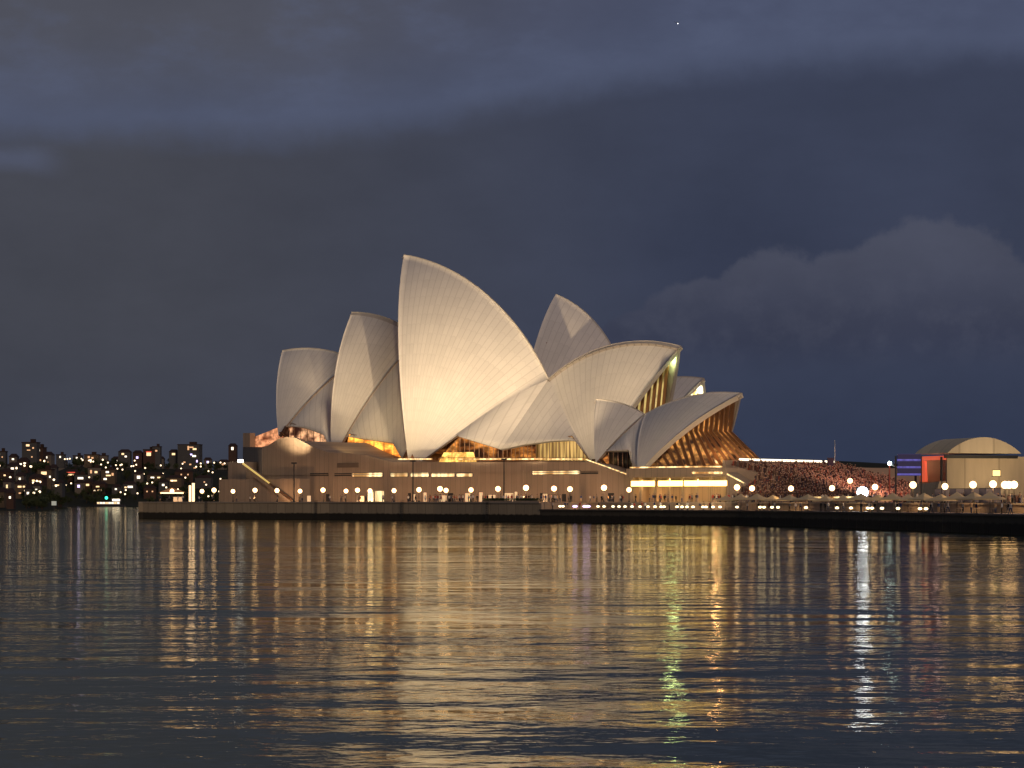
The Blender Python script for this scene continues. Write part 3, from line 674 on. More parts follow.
# left end of the podium: terrace walls and the gangway stair with a lit rail
lt = empty('entry_pavilion', tuple(W3(-132, 34, ZU))); bpy.context.view_layer.update()
tag(lt, 'low stepped block at the left foot of the podium beside the lit stair', 'building')
def blk(X0, X1, Y0, Y1, b0, b1, name, m, parent):
    p0, p1 = ab(atb(X0, Y1, b0)), ab(atb(X1, Y1, b0)); zt = ab(atb((X0+X1)/2, Y0, b0))[2]; k = MB()
    k.hexa([W3(p0[0], b0, ZU-.3), W3(p1[0], b0, ZU-.3), W3(p1[0], b1, ZU-.3), W3(p0[0], b1, ZU-.3)], [W3(p0[0], b0, zt), W3(p1[0], b0, zt), W3(p1[0], b1, zt), W3(p0[0], b1, zt)]); return k.build(name, m, parent)
blk(228, 246, 462, 500, 31, 44, 'upper_block', PODM, lt); blk(219, 300, 479, 500, 26.5, 31, 'lower_block', PODM, lt); blk(243, 250, 433, 500, 61, 63, 'parapet', PODM, house)
sr = empty('stair', tuple(atb(246, 500, 25.8)), 0); bpy.context.view_layer.update(); tag(sr, 'outside stair with a brightly lit yellow handrail at the left of the podium', 'stair')
k = MB(); A0, A1 = atb(243, 463.5, 25.8), atb(292, 500, 25.8)
k.hexa([(A0-Vector((0, 0, 1.4))), (A1-Vector((0, 0, 1.4))), (A1-Vector((0, 0, 1.4)))+V*2.2, (A0-Vector((0, 0, 1.4)))+V*2.2], [A0-Vector((0, 0, .5)), A1-Vector((0, 0, .5)), A1-Vector((0, 0, .5))+V*2.2, A0-Vector((0, 0, .5))+V*2.2]); k.build('flight', PODM, sr)
k = MB(); k.tube(A0, A0.lerp(A1, .55), .3, .22, n=6); k.build('handrail', lamp_mat('yellow_rail', (1., .72, .22), .5), sr)
k = MB(); k.tube(A0.lerp(A1, .55), A1, .2, n=6); k.build('handrail', BRONZE, sr)
k = MB(); k.box(tuple(atb(240.5, 461, 25.8)), (1.3, .9, .8)); k.build('lamp', lamp_mat('stair_lamp', (1., .93, .82), 6.), sr)

# ------------------------------------------------------------------ promenade lamps
def wallpt(X, d):
    """point on the wall line (offset d inland) seen at column X"""
    L = offset_in(SW, d); s_ = (X-512)/F
    for p0, p1 in zip(L, L[1:]):
        f0, f1 = p0.x-s_*p0.y, p1.x-s_*p1.y
        if f0*f1 <= 0: t = f0/(f0-f1); return p0.lerp(p1, t)
    return L[-1]
def lampproto():
    r = empty('street_lamp'); k = MB(); k.lathe((0, 0, 0), [(.22, 0), (.22, .15), (.10, .5), (.07, .7), (.055, 2.6)], 8); local(k.build('post', DARK), r)
    k = MB(); k.ball((0, 0, 3.05), .6, 10); g_ = k.build('globe', LAMPM, smooth=True); local(g_, r)
    k = MB(); k.lathe((0, 0, 2.5), [(.16, 0), (.22, .1), (.2, .14)], 8); local(k.build('collar', DARK), r); return r
lp = lampproto(); LX = [(172, 4), (202, 4), (214, 4), (233, 4), (255, 4), (277, 4), (300, 4), (323, 4), (346, 4), (357.5, 8), (370, 4), (394, 4), (419, 4), (440, 9), (446, 4), (471, 4), (498, 4), (526, 4), (554, 4), (570, 8), (604, 16), (629, 16), (737, 24), (752, 15), (791, 15), (832, 15), (875, 15), (913, 15), (945, 15), (973, 15), (993, 15)]
used = False
near = {172: 'by the tent at the left tip', 202: 'just right of the tall white light box', 214: 'in front of the left parapet', 233: 'below the low stepped block', 255: 'under the top of the lit stair', 277: 'at the foot of the lit stair'}
ORD = 'zeroth first second third fourth fifth sixth seventh eighth ninth tenth eleventh twelfth thirteenth fourteenth fifteenth sixteenth seventeenth eighteenth nineteenth'.split()
def ordinal(n):
    if n < 20: return ORD[n]
    t = 'twenty thirty forty fifty sixty seventy eighty ninety'.split()[n//10-2]
    return t+'-'+ORD[n % 10] if n % 10 else t[:-1]+'ieth'
for i, (X, d) in enumerate(LX):
    o = lp if not used else copy_tree(lp); used = True
    P = wallpt(X, d); o.location = (P.x, P.y, ZU); spot('lamp_pool', (P.x, P.y, ZU+2.4), (P.x, P.y, 0), 1100, 152, (1., .50, .20), .3, .6)
    gs = R_.uniform(.88, 1.06); o.scale = (gs, gs, gs)
    tag(o, 'globe street lamp on the promenade, %s from the left end' % ordinal(i+1) if X not in near else 'globe street lamp '+near[X], 'street lamp', 'globe lamps along the promenade')
# high floodlight masts
mp = empty('light_mast'); k = MB(); k.lathe((0, 0, 0), [(.3, 0), (.3, .3), (.17, .5), (.12, 9.8)], 8); local(k.build('pole', DARK), mp)
k = MB(); k.box((0, 0, 9.75), (1.3, .5, .35)); local(k.build('lamp_head', DARK), mp)
for i, (m_p, l) in enumerate(((m1, 'dark light mast in front of the podium below the smallest shell'), (m2, 'dark light mast in front of the podium below the tallest shell'), (m3, 'dark light mast before the middle infill shell'))):
    o = mp if i == 0 else copy_tree(mp); o.location = (m_p.x, m_p.y, ZU); tag(o, l, 'light mast', 'light masts along the promenade')

# ------------------------------------------------------------------ far shore
def shoreP(c):      # c = bearing in columns; the shore lies nearer at the far left
    t = max(0., min(1., (c-52)/16.)); t = t*t*(3-2*t); return 1030*(1-t)+1620*t
def ground(X, Y_):
    c = 512+X/Y_*F; sh = shoreP(c); s_ = Y_-sh; L_ = 230.+330.*(1620-sh)/590.; k = max(0., min(1., s_/L_)); k = k*k*(3-2*k)
    return max(-3., s_*.05+.6) if s_ < 0 else .6+(37+7*mn.noise(Vector((X/260, Y_/300, 2))))*k*(.88+.12*math.sin(X/170))
k = MB(); nx, ny = 150, 44; xs = [-1500+4200*i/nx for i in range(nx+1)]
for j in range(ny+1):
    for i in range(nx+1):
        sY = shoreP(xs[i]); Y_ = sY-14+(j/ny)**1.5*1100; X = (xs[i]-512)/F*Y_; k.v.append((X, Y_, ground(X, Y_)))
for j in range(ny):
    for i in range(nx): a = j*(nx+1)+i; k.f.append((a, a+1, a+nx+2, a+nx+1)); k.m.append(0)
tag(k.build('hills', mat('dark_hillside', (.035, .038, .025), .95, .1, scale=.02), smooth=True), kind='structure')

# trees: three crown shapes shared by all
LEAF = mat('dark_foliage', (.05, .065, .03), .8, .15, scale=.6); BARK = mat('bark', (.07, .05, .035), .9, .1)
def tree_proto(seed, h, r, nclump):
    rr = random.Random(seed); root = empty('tree'); k = MB(); k.tube((0, 0, -.5), (.2, .1, h*.45), r*.09, r*.06, 7)
    for i in range(5):
        t = rr.uniform(0, 6.28); k.tube((.2, .1, h*.38), (math.cos(t)*r*.6, math.sin(t)*r*.6, h*rr.uniform(.55, .8)), r*.05, r*.02, 5)
    local(k.build('trunk', BARK), root); c = MB()
    cl = [(rr.gauss(0, r*.42), rr.gauss(0, r*.42), h*.66+rr.gauss(0, h*.13), rr.uniform(.22, .42)*r) for _ in range(nclump)]
    for (x_, y_, z_, q_) in cl:
        for _ in range(34):
            d = Vector((rr.gauss(0, 1), rr.gauss(0, 1), rr.gauss(0, .8))).normalized()*q_*rr.uniform(.6, 1.1); P = Vector((x_, y_, z_))+d
            e1 = Vector((rr.gauss(0, 1), rr.gauss(0, 1), rr.gauss(0, 1))).normalized(); e2 = e1.orthogonal().normalized(); sz = r*rr.uniform(.07, .13)
            c.add([P-e1*sz, P+e2*sz*.8, P+e1*sz, P-e2*sz*.8], [(0, 1, 2, 3)])
    local(c.build('crown', LEAF), root); return root
protos = [tree_proto(1, 11, 5.5, 20), tree_proto(2, 14, 5.0, 22), tree_proto(3, 9, 6.0, 18)]
tused = [False]*3
def put_tree(X, Y_, z, s_, label, group):
    i = R_.randrange(3); o = protos[i] if not tused[i] else copy_tree(protos[i]); tused[i] = True
    o.location = (X, Y_, z); o.rotation_euler = (0, 0, R_.uniform(0, 6)); o.scale = (s_, s_, s_*R_.uniform(.85, 1.15)); tag(o, label, 'tree', group)
for n in range(290):
    pxX = R_.uniform(-30, 262); D = 1040+560*R_.random()**1.6 if pxX < 62 else 1640+330*R_.random()**1.3
    X = (pxX-512)/F*D
    if D < shoreP(pxX)+10: D = shoreP(pxX)+R_.uniform(10, 60); X = (pxX-512)/F*D
    put_tree(X, D, ground(X, D)-.3, R_.uniform(.3, .68), 'dark tree among the houses on the far shore', 'trees on the far shore')
for n in range(34):
    pxX = R_.uniform(838, 1040); D = R_.uniform(640, 760); put_tree((pxX-512)/F*D, D, ZU-.3, R_.uniform(.55, .9), 'dark tree behind the crowded forecourt', 'trees behind the forecourt')

# buildings with lit windows
LITM = [lamp_mat('far_window_warm', (1., .66, .34), 1.5, 'NONE'), lamp_mat('far_window_white', (1., .86, .66), 1.9, 'NONE'), lamp_mat('far_window_dim', (.9, .5, .25), .9, 'NONE'),
        lamp_mat('far_window_violet', (.62, .50, 1.), 2.4, 'NONE'), lamp_mat('far_window_red', (1., .12, .07), .8, 'NONE')]
WN = ['warm', 'white', 'orange', 'violet', 'red']
FAC = [mat('brick_dark', (.07, .04, .03), .85), mat('render_pale', (.16, .14, .12), .85), mat('render_grey', (.08, .08, .08), .85), mat('sandstone_far', (.12, .09, .06), .85)]
FN = ['brown brick', 'pale rendered', 'grey', 'sandstone']; ROOFM = mat('roof_tile_dark', (.045, .025, .02), .85)
bcount = 0
FARB = []
def far_building(X, topY, wpx, D, fac, wins, flat, lab=None):
    """X column, topY row of the roof, wpx width in px; wins = list of (column offset -1..1, row 0..1, w px, h px, colour)"""
    tall = topY < 446 or wpx > 20; hh_ = 17 if tall else (10 if flat else 7.5); best = None; xx0 = (X-512)/F*D
    for q_ in range(85):        # stand it where the slope is as high as its roof line asks
        D2 = shoreP(X)+12+q_*7; xx = (X-512)/F*D2; e_ = abs(CAMZ+(HOR-topY)/F*D2-hh_-ground(xx, D2))
        if best is None or e_ < best[0]: best = (e_, D2)
    D = best[1]; xx = (X-512)/F*D; w_ = wpx/F*D; g = ground(xx, D)-1.; top = CAMZ+(HOR-topY)/F*D; h = max(6., top-g); rz = R_.uniform(-.12, .12); dp = max(8., w_*.6)
    r = empty('house' if h < 13 else 'apartment_building', (xx, D, g), rz); k = MB(); k.box((0, 0, h/2), (w_, dp, h)); local(k.build('wall', FAC[fac]), r)
    k = MB()
    if flat: k.box((0, 0, h+.3), (w_+.6, dp+.6, .6)); k.box((w_*.15, 0, h+1.6), (w_*.3, dp*.4, 2.))
    else: k.add([(-w_/2-.4, -dp/2-.4, h), (w_/2+.4, -dp/2-.4, h), (w_/2+.4, dp/2+.4, h), (-w_/2-.4, dp/2+.4, h), (-w_*.3, 0, h+dp*.28), (w_*.3, 0, h+dp*.28)], [(0, 1, 5, 4), (1, 2, 5), (2, 3, 4, 5), (3, 0, 4), (3, 2, 1, 0)])
    local(k.build('roof', ROOFM), r)
    cs = set()
    for (cx, ry, ww, hh, c) in wins:
        ww, hh = ww/F*D*.68, hh/F*D*.66; x_ = cx*(w_/2-ww/2); z_ = h-1.-hh/2-ry*max(0, h-hh-2.)
        k = MB(); k.box((x_, -dp/2-.02, z_), (ww+.3, .3, hh+.3)); fr = k.build('window', DARK); local(fr, r)
        k = MB(); k.box((x_, -dp/2-.2, z_), (ww, .12, hh)); pn = k.build('pane', LITM[c]); local(pn, fr); cs.add(WN[c])
    FARB.append((X, r, lab, fac, len(wins), sorted(cs), 'tower block' if h > 22 else ('flats' if h > 13 else 'house')))
    return r
# (X, roof row, width px, depth, facade, windows, flat)
SP = [(2, 452, 9, 1500, 2, [(-.5, .0, 1.6, 2.5, 1), (.3, .2, 1.5, 2, 2)], 1), (14, 457, 8, 1500, 1, [(0, .0, 3, 2.4, 1)], 0), (31, 443, 15, 1700, 2, [(-.25, .0, 5, 3, 0), (.6, .12, 2.4, 2.4, 2), (-.1, .22, 5, 1.4, 2), (.4, .5, 2, 2, 2)], 1),
 (41, 448, 8, 1700, 0, [(0, .0, 2.4, 3, 1), (-.3, .5, 2.2, 2.2, 3), (.4, .55, 2.4, 2.4, 2)], 1), (49, 455, 8, 1650, 1, [(-.2, .0, 2.4, 3, 1), (.3, .5, 2.2, 2.4, 2)], 0), (61, 455, 8, 1700, 2, [(0, .0, 2, 2.6, 1)], 1), (62, 462, 10, 1650, 1, [(.2, .0, 3, 2.4, 1)], 0),
 (78, 456, 8, 1720, 2, [(0, .0, 2.2, 3.4, 1)], 1), (82, 464, 9, 1690, 1, [(0, .0, 2.6, 2.4, 1)], 0), (92, 455, 14, 1750, 3, [(-.4, .0, 3, 3, 2), (.2, .1, 3.2, 2.4, 2), (-.1, .35, 3, 2.4, 1)], 1), (102, 456, 12, 1780, 1, [(.2, .2, 2, 2, 2)], 1), (117, 459, 10, 1740, 0, [(0, .0, 3, 2.6, 1), (.7, .1, 2, 2, 2)], 0),
 (24, 461, 10, 1450, 0, [(-.5, .1, 3.2, 2.2, 1), (.5, .0, 3.4, 2, 1)], 0), (14, 466, 11, 1400, 2, [(.1, .0, 4.4, 2.8, 1), (-.6, .8, 3, 2, 0)], 0), (7, 472, 10, 1300, 0, [(0, .1, 3, 2.2, 0), (-.4, .6, 6, 1.6, 2)], 0), (21, 476, 8, 1300, 1, [(0, .0, 2.8, 3, 1)], 0),
 (46, 470, 14, 1400, 3, [(-.1, .0, 8, 4.5, 0), (.9, .3, 2.2, 3, 1)], 1), (54, 468, 7, 1450, 2, [(0, .0, 3.6, 3.4, 0), (0, .6, 2.6, 3, 1)], 0), (38, 478, 14, 1350, 0, [(-.4, .0, 4, 2.4, 0), (.5, .1, 4.4, 2, 0), (.5, .5, 4, 2, 0)], 0), (22, 484, 12, 1250, 3, [(-.3, .0, 5.4, 2.6, 0), (.6, .0, 3, 2.4, 0), (-.2, .6, 3.2, 2, 2)], 0),
 (9, 482, 8, 1200, 1, [(0, .1, 2.4, 5, 0)], 0), (37, 486, 8, 1220, 1, [(0, .1, 3.6, 2.6, 1)], 0), (29, 489, 7, 1200, 2, [(0, .1, 3.2, 3.4, 1)], 0), (58, 483, 11, 1300, 2, [(.1, .0, 6, 1.8, 0)], 0), (2, 492, 10, 1120, 3, [(0, .2, 4.4, 5, 0)], 0), (11, 493, 7, 1100, 0, [(0, .1, 2.8, 3.4, 1)], 0),
 (72, 472, 13, 1690, 0, [(0, .1, 9, 2.2, 0), (0, -.15, 12, 1.2, 4)], 0), (81, 475, 12, 1680, 2, [(0, .1, 8, 3, 1)], 1), (80, 483, 8, 1670, 1, [(0, .1, 3.6, 4, 3)], 0), (89, 482, 8, 1670, 0, [(0, .1, 4.6, 3, 0)], 0), (95, 468, 13, 1700, 1, [(-.6, .1, 2.6, 5, 2), (.3, .2, 4, 3, 0), (.6, .7, 3, 2.4, 2)], 1),
 (109, 470, 14, 1700, 3, [(-.1, .0, 4.6, 2.6, 1), (.1, .35, 7, 2, 0), (-.5, .7, 4.6, 2.6, 1), (.8, .2, 3, 4, 2)], 1), (100, 484, 13, 1670, 0, [(-.2, .1, 5, 2, 0), (.3, .6, 7, 2.4, 0)], 0), (117, 487, 8, 1670, 2, [(0, .0, 2.8, 2.4, 1)], 0), (125, 452, 12, 1780, 2, [(-.3, .0, 3.6, 2.6, 0), (.3, .2, 3, 2.4, 1)], 0),
 (124, 460, 12, 1750, 1, [(-.6, .0, 3, 3, 1), (.3, .05, 4.6, 3.2, 1)], 0), (138, 453, 9, 1780, 0, [(0, .2, 3, 3.2, 3)], 0), (150, 450, 12, 1760, 0, [(-.1, .1, 6.4, 5, 0), (-.1, .02, 8, 1.4, 4)], 1), (157, 447, 8, 1800, 2, [(0, .1, 3, 2.4, 2)], 1), (148, 461, 14, 1740, 2, [(-.7, .1, 3, 2, 0), (.1, .1, 4.4, 2.4, 1), (.8, .0, 3, 3, 2)], 0),
 (161, 459, 7, 1740, 1, [(0, .0, 2.2, 4, 1)], 0), (140, 466, 10, 1720, 0, [(0, .0, 4.4, 2.6, 1)], 0), (139, 474, 9, 1700, 1, [(0, .1, 4.6, 4.4, 1)], 0), (156, 475, 16, 1700, 3, [(-.4, .1, 5, 2.4, 1), (.6, .1, 4.4, 2, 0)], 0), (174, 452, 9, 1760, 2, [(0, .0, 4.6, 3, 0)], 0), (167, 468, 11, 1720, 0, [(0, .0, 4, 2, 0)], 0),
 (130, 484, 13, 1670, 2, [(.2, .1, 7.4, 2.8, 1), (-.7, .2, 3, 2.2, 0)], 0), (190, 445, 22, 1780, 2, [(.0, .0, 2.4, 6, 2), (.35, .03, 6, 1.8, 2), (.7, .1, 5.4, 2.6, 0), (.3, .35, 3, 2.2, 3), (.65, .42, 5.4, 2.6, 1), (.85, .66, 2, 3.4, 3), (.2, .8, 3, 2, 2), (-.4, .7, 3, 2, 2), (.7, .95, 4, 1.6, 2)], 1),
 (208, 460, 8, 1740, 1, [(0, .0, 3, 3, 3)], 0), (184, 472, 18, 1700, 0, [(-.3, .1, 2, 2, 2), (.5, .1, 2, 2, 2)], 0), (233, 446, 8, 1780, 0, [(0, .0, 3.2, 4.4, 1)], 0), (224, 462, 11, 1720, 1, [(0, .1, 6, 2.4, 2)], 0), (219, 470, 9, 1700, 0, [(-.3, .0, 3, 2.6, 1), (.5, .5, 2.4, 3, 1)], 0), (164, 482, 9, 1670, 2, [(0, .1, 3.4, 3, 1)], 0), (175, 478, 16, 1690, 3, [(0, .1, 10, 2.2, 0)], 0), (150, 488, 12, 1665, 0, [(-.5, .2, 2, 2, 2), (.5, .2, 2, 2, 2)], 0), (204, 478, 16, 1690, 2, [(.2, .3, 2, 2, 2)], 0)]
for a_ in SP: far_building(*a_)
FARB.sort(key=lambda t: t[0])
for i, (X, r, lab, fac, nw, cs, kd) in enumerate(FARB):
    tag(r, lab or '%s %s with %s lit windows on the far shore, %s from left' % (FN[fac], kd, cs[0], ordinal(i+1)), 'building', 'buildings on the far shore')

# far street lights, too small to tell apart
fl = empty('far_street_lamp'); k = MB(); k.tube((0, 0, -.3), (0, 0, 6), .12, n=5); local(k.build('post', DARK), fl); k = MB(); k.ball((0, 0, 6.3), .62, 8); local(k.build('lamp', lamp_mat('far_lamp', (1., .74, .46), 3., 'NONE')), fl)
for n in range(120):
    c = R_.uniform(-5, 240); D = shoreP(c)+R_.uniform(20, 330)*(1.7 if c < 55 else 1); X = (c-512)/F*D; o = fl if n == 0 else copy_tree(fl)
    o.location = (X, D, ground(X, D)); tag(o, 'tiny warm street lamp among the trees and houses of the far shore', 'street lamp', 'street lamps of the far shore')
# harbour cruiser with a green light
fr = empty('ferry', ((110-512)/F*1580, 1580, 0), .05); sc_ = 1580/F
HULL = mat('white_hull', (.55, .55, .55), .5)
k = MB(); L = 10.5; sec = [(-L, 1.6), (-L*.5, 2.4), (L*.4, 2.4), (L*.8, 1.5), (L, .15)]
for (x0, w0), (x1, w1) in zip(sec, sec[1:]): k.hexa([(x0, -w0*.7, -.5), (x1, -w1*.7, -.5), (x1, w1*.7, -.5), (x0, w0*.7, -.5)], [(x0, -w0, 1.5), (x1, -w1, 1.7), (x1, w1, 1.7), (x0, w0, 1.5)])
local(k.build('hull', mat('dark_hull', (.04, .04, .05), .4)), fr)
k = MB(); k.box((-1, 0, 2.6), (16, 3.8, 2.)); cb = k.build('cabin', HULL); local(cb, fr); k = MB()
for i in range(8):
    k = MB(); k.box((-8+i*2., -1.95, 2.7), (1.5, .1, 1.)); local(k.build('window', LITM[1 if i % 3 else 0]), cb)
k = MB(); k.box((4.5, 0, 4.6), (6, 3.2, 2.)); uc = k.build('wheelhouse', HULL); local(uc, fr); k = MB(); k.box((4.5, -1.65, 4.8), (5, .1, 1.2)); local(k.build('window', lamp_mat('ferry_window', (1., .85, .62), 5., 'NONE')), uc)
k = MB(); k.tube((-2.5, 0, 3.6), (-2.5, 0, 8.6), .12, n=6); local(k.build('mast', DARK), fr)
k = MB(); k.ball((-2.5, 0, 6.3), 1.1, 8); local(k.build('green_lamp', lamp_mat('green_signal', (.05, 1., .62), 2.5)), fr)
tag(fr, 'small lit harbour ferry with a bright green light, off the far shore', 'ferry')
cm = empty('channel_marker', ((54-512)/F*960, 960, 0)); k = MB(); k.tube((0, 0, -1), (0, 0, 2.5), .3, n=8); local(k.build('pile', DARK), cm)
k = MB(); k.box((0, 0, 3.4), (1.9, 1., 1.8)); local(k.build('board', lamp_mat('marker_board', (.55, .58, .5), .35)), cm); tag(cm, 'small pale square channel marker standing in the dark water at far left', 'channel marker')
hp = empty('helicopter', tuple(px(677.5, 23, 5200)), .6); k = MB(); k.ball((0, 0, 0), 1.6, 10, sq=(1.9, 1, 1)); local(k.build('fuselage', DARK), hp)
k = MB(); k.tube((-2, 0, .4), (-8.5, 0, 1.), .45, .18, 8); k.box((-8.6, 0, 1.7), (.8, .12, 1.8)); local(k.build('tail_boom', DARK), hp)
k = MB(); k.tube((0, 0, 1.3), (0, 0, 2.1), .15, n=6); k.box((0, 0, 2.15), (10, .3, .08), .4); k.box((0, 0, 2.15), (10, .3, .08), 1.97); local(k.build('rotor', DARK), hp)
k = MB(); k.ball((0, -1.2, -1.4), 1.3, 8); local(k.build('lamp', lamp_mat('nav_light', (.9, .92, 1.), 2.6, 'NONE')), hp); tag(hp, 'tiny helicopter with a white light high in the cloudy sky', 'helicopter')

# ------------------------------------------------------------------ people
SKIN = mat('skin', (.45, .28, .20), .6); HAIR = mat('dark_hair', (.03, .02, .015), .6); 
def cloth(n, c): return mat('cloth_'+n, c, .9, .1)
TOPS = [('black', (.02, .02, .022)), ('white', (.6, .58, .55)), ('grey', (.16, .16, .17)), ('red', (.35, .04, .03)), ('dark blue', (.03, .05, .14)), ('beige', (.38, .28, .18))]
def person_mesh(pose, top, pants):
    """one continuous skinned figure, 1.72 m, feet at z=0"""
    st = {'stand': (0, 0, .1, .1), 'walk': (.32, -.30, .30, -.28), 'talk': (.04, -.05, .35, .1)}[pose]
    f1, f2, h1, h2 = st
    vs = [(0, 0, .95), (0, .01, 1.15), (0, 0, 1.38), (0, 0, 1.47), (0, -.02, 1.56), (0, -.01, 1.66)]; rd = [.15, .135, .15, .055, .085, .075]; es = [(0, 1), (1, 2), (2, 3), (3, 4), (4, 5)]
    for s_, f, h in ((-1, f1, h1), (1, f2, h2)):
        n = len(vs); vs += [(s_*.10, 0, .88), (s_*.11, -f*.45-.02, .50), (s_*.11, -f+.03*(f < 0), .09), (s_*.12, -f-.17, .035)]; rd += [.095, .062, .042, .04]; es += [(0, n), (n, n+1), (n+1, n+2), (n+2, n+3)]
        n = len(vs); vs += [(s_*.19, 0, 1.37), (s_*.235, h*.25, 1.12), (s_*.23, -h*.55, .90), (s_*.22, -h*.75, .81)]; rd += [.058, .045, .033, .035]; es += [(2, n), (n, n+1), (n+1, n+2), (n+2, n+3)]
    me = bpy.data.meshes.new('person_base'); me.from_pydata(vs, es, []); o = bpy.data.objects.new('person_base', me); COL.objects.link(o)
    md = o.modifiers.new('s', 'SKIN'); md.use_smooth_shade = True
    for i, r in enumerate(rd): me.skin_vertices[0].data[i].radius = (r, r*(.72 if i in (0, 1, 2) else 1))
    me.skin_vertices[0].data[0].use_root = True
    o.modifiers.new('u', 'SUBSURF').levels = 1
    dg = bpy.context.evaluated_depsgraph_get(); ev = o.evaluated_get(dg); out = bpy.data.meshes.new_from_object(ev)
    bpy.data.objects.remove(o); out.materials.clear()
    for m_ in (SKIN, top, pants, DARK): out.materials.append(m_)
    for p_ in out.polygons:
        c = p_.center; p_.material_index = 0 if c.z > 1.44 else (3 if c.z < .07 else (2 if c.z < .93 and abs(c.x) < .2 else (0 if abs(c.x) > .2 and c.z < .88 else 1)))
        p_.use_smooth = True
    return out
hk = MB(); hk.ball((0, .015, 1.655), .095, 8, sq=(1, 1.08, .85)); hairp = hk.build('hair', HAIR, smooth=True); hair_me = hairp.data; bpy.data.objects.remove(hairp)
PM = []
for i, (pose, t_, b_) in enumerate((('stand', 0, 'black'), ('walk', 1, 'blue'), ('talk', 2, 'black'), ('walk', 3, 'grey'), ('stand', 4, 'beige'), ('talk', 5, 'blue'), ('stand', 1, 'black'), ('walk', 0, 'grey'))):
    bc = {'black': (.02, .02, .02), 'blue': (.04, .06, .12), 'grey': (.12, .12, .12), 'beige': (.3, .22, .14)}[b_]
    PM.append((pose, TOPS[t_][0], b_, person_mesh(pose, cloth(TOPS[t_][0].replace(' ', '_'), TOPS[t_][1]), cloth('lower_'+b_, bc))))
PP = []
def person(P, z, rz, i, group, where):
    o = bpy.data.objects.new('person', PM[i][3]); COL.objects.link(o); o.location = (P.x, P.y, z); o.rotation_euler = (0, 0, rz); s_ = R_.uniform(.92, 1.07); o.scale = (s_, s_, s_)
    h = bpy.data.objects.new('hair', hair_me); COL.objects.link(h); h.parent = o
    PP.append((512+P.x/P.y*F, o, i, group, where))
seen = []
def scatter(n, X0, X1, d0, d1, z, group, where):
    for _ in range(n):
        for _t in range(20):
            X = R_.uniform(X0, X1); d = R_.uniform(d0, d1)
            if callable(z) is False and all(abs(X-a) > .7 or abs(d-b_) > .6 for a, b_ in seen): break
        seen.append((X, d)); person(wallpt(X, d), z, R_.uniform(0, 6.28), R_.randrange(8), group, where)
scatter(10, 160, 255, 1.6, 6, ZU, 'people on the left promenade', 'on the left tip')
scatter(20, 262, 430, 1.6, 8, ZU, 'people on the promenade below the smaller shells', 'below the left shells, counted from left')
scatter(62, 430, 560, 1.8, 10, ZU, 'people on the promenade in the middle', 'below the middle shells, counted from left')
scatter(60, 545, 735, 14, 22, ZU, 'people in front of the lit bar', 'by the lit bar, counted from left')
scatter(66, 735, 1020, 14.5, 26, ZU, 'people on the right upper promenade', 'below the steps, counted from left')
scatter(62, 545, 1022, 1.6, 11, ZL, 'people on the umbrella terrace', 'on the umbrella terrace, counted from left')
PP.sort(key=lambda t: t[0]); cnt = {}
for X, o, i, g_, wh in PP:
    key = (i, wh); cnt[key] = cnt.get(key, 0)+1; pose = {'stand': 'standing', 'walk': 'walking', 'talk': 'gesturing'}[PM[i][0]]
    tag(o, '%s %s person in %s top %s' % (ordinal(cnt[key]), pose, PM[i][1], wh), 'person', g_)

# crowd filling the steps and the forecourt (past counting)
rr = np.random.default_rng(4)
def crowd(name, pts, label):
    """merged small seated / standing figures: legs, torso, shoulders, head"""
    k = MB()
    for (P, stand) in pts:
        c = int(rr.choice([0, 1, 2, 3, 4, 5, 0, 2, 4], 1)[0]); s_ = rr.uniform(.9, 1.1); x, y, z = P; b0 = .45 if not stand else .85
        t = rr.uniform(0, 3.1)
        if stand: k.box((x, y, z+.42*s_), (.3, .22, .86*s_), t, c)
        else: k.box((x-.15*U.x, y+.1, z+.22), (.36, .5, .42), t, c)
        k.lathe((x, y, z+b0*s_), [(.16, 0), (.15, .2), (.21, .48), (.08, .58)], 6, c); k.ball((x, y, z+(b0+.72)*s_), .12, 6, 6)
    return tag(k.build(name, [cloth(a, b_) for a, b_ in (('crowd_umber', (.10, .05, .04)), ('crowd_tan', (.30, .20, .15)), ('crowd_brown', (.16, .09, .07)), ('crowd_brick', (.28, .07, .05)), ('crowd_slate', (.07, .05, .07)), ('crowd_khaki', (.20, .13, .09)))]+[SKIN]), label, 'crowd', kind='stuff')
pts = []
for _ in range(2600):
    a_ = rr.uniform(AST+1, AEND-1); b_ = rr.uniform(BW0+.6, BW1-.6); i = int((a_-AST)/(AEND-AST)*NS); aa = AST+(AEND-AST)*(i+.5)/NS
    pts.append((W3(aa, b_, zh-(zh-ZU)*i/NS), rr.random() < .2))
for _ in range(800):
    a_ = rr.uniform(aR+.6, AEND-1); kk = int(rr.integers(1, NT+1)); i = 2*int((a_-AST)/(AEND-AST)*NS/2)
    pts.append((W3(a_, BW0-1.6*kk+.8, ZU+(zh-(zh-ZU)*i/NS-ZU)*(1-kk/(NT+1))), rr.random() < .25))
pts = [q_ for q_ in pts if not any(abs((q_[0]-O).dot(V)-c_v) < .8 for c_v in (38, 50, 63, 72))]
crowd('crowd', pts, 'dense audience seated all over the broad steps')
pts = [(W3(rr.uniform(AEND+1, 78), rr.uniform(38, 92), ZU), rr.random() < .7) for _ in range(480)]+[(W3(rr.uniform(72, 108), rr.uniform(28, 38), ZU), True) for _ in range(90)]
crowd('crowd', pts, 'crowd standing on the forecourt between the steps and the stage')

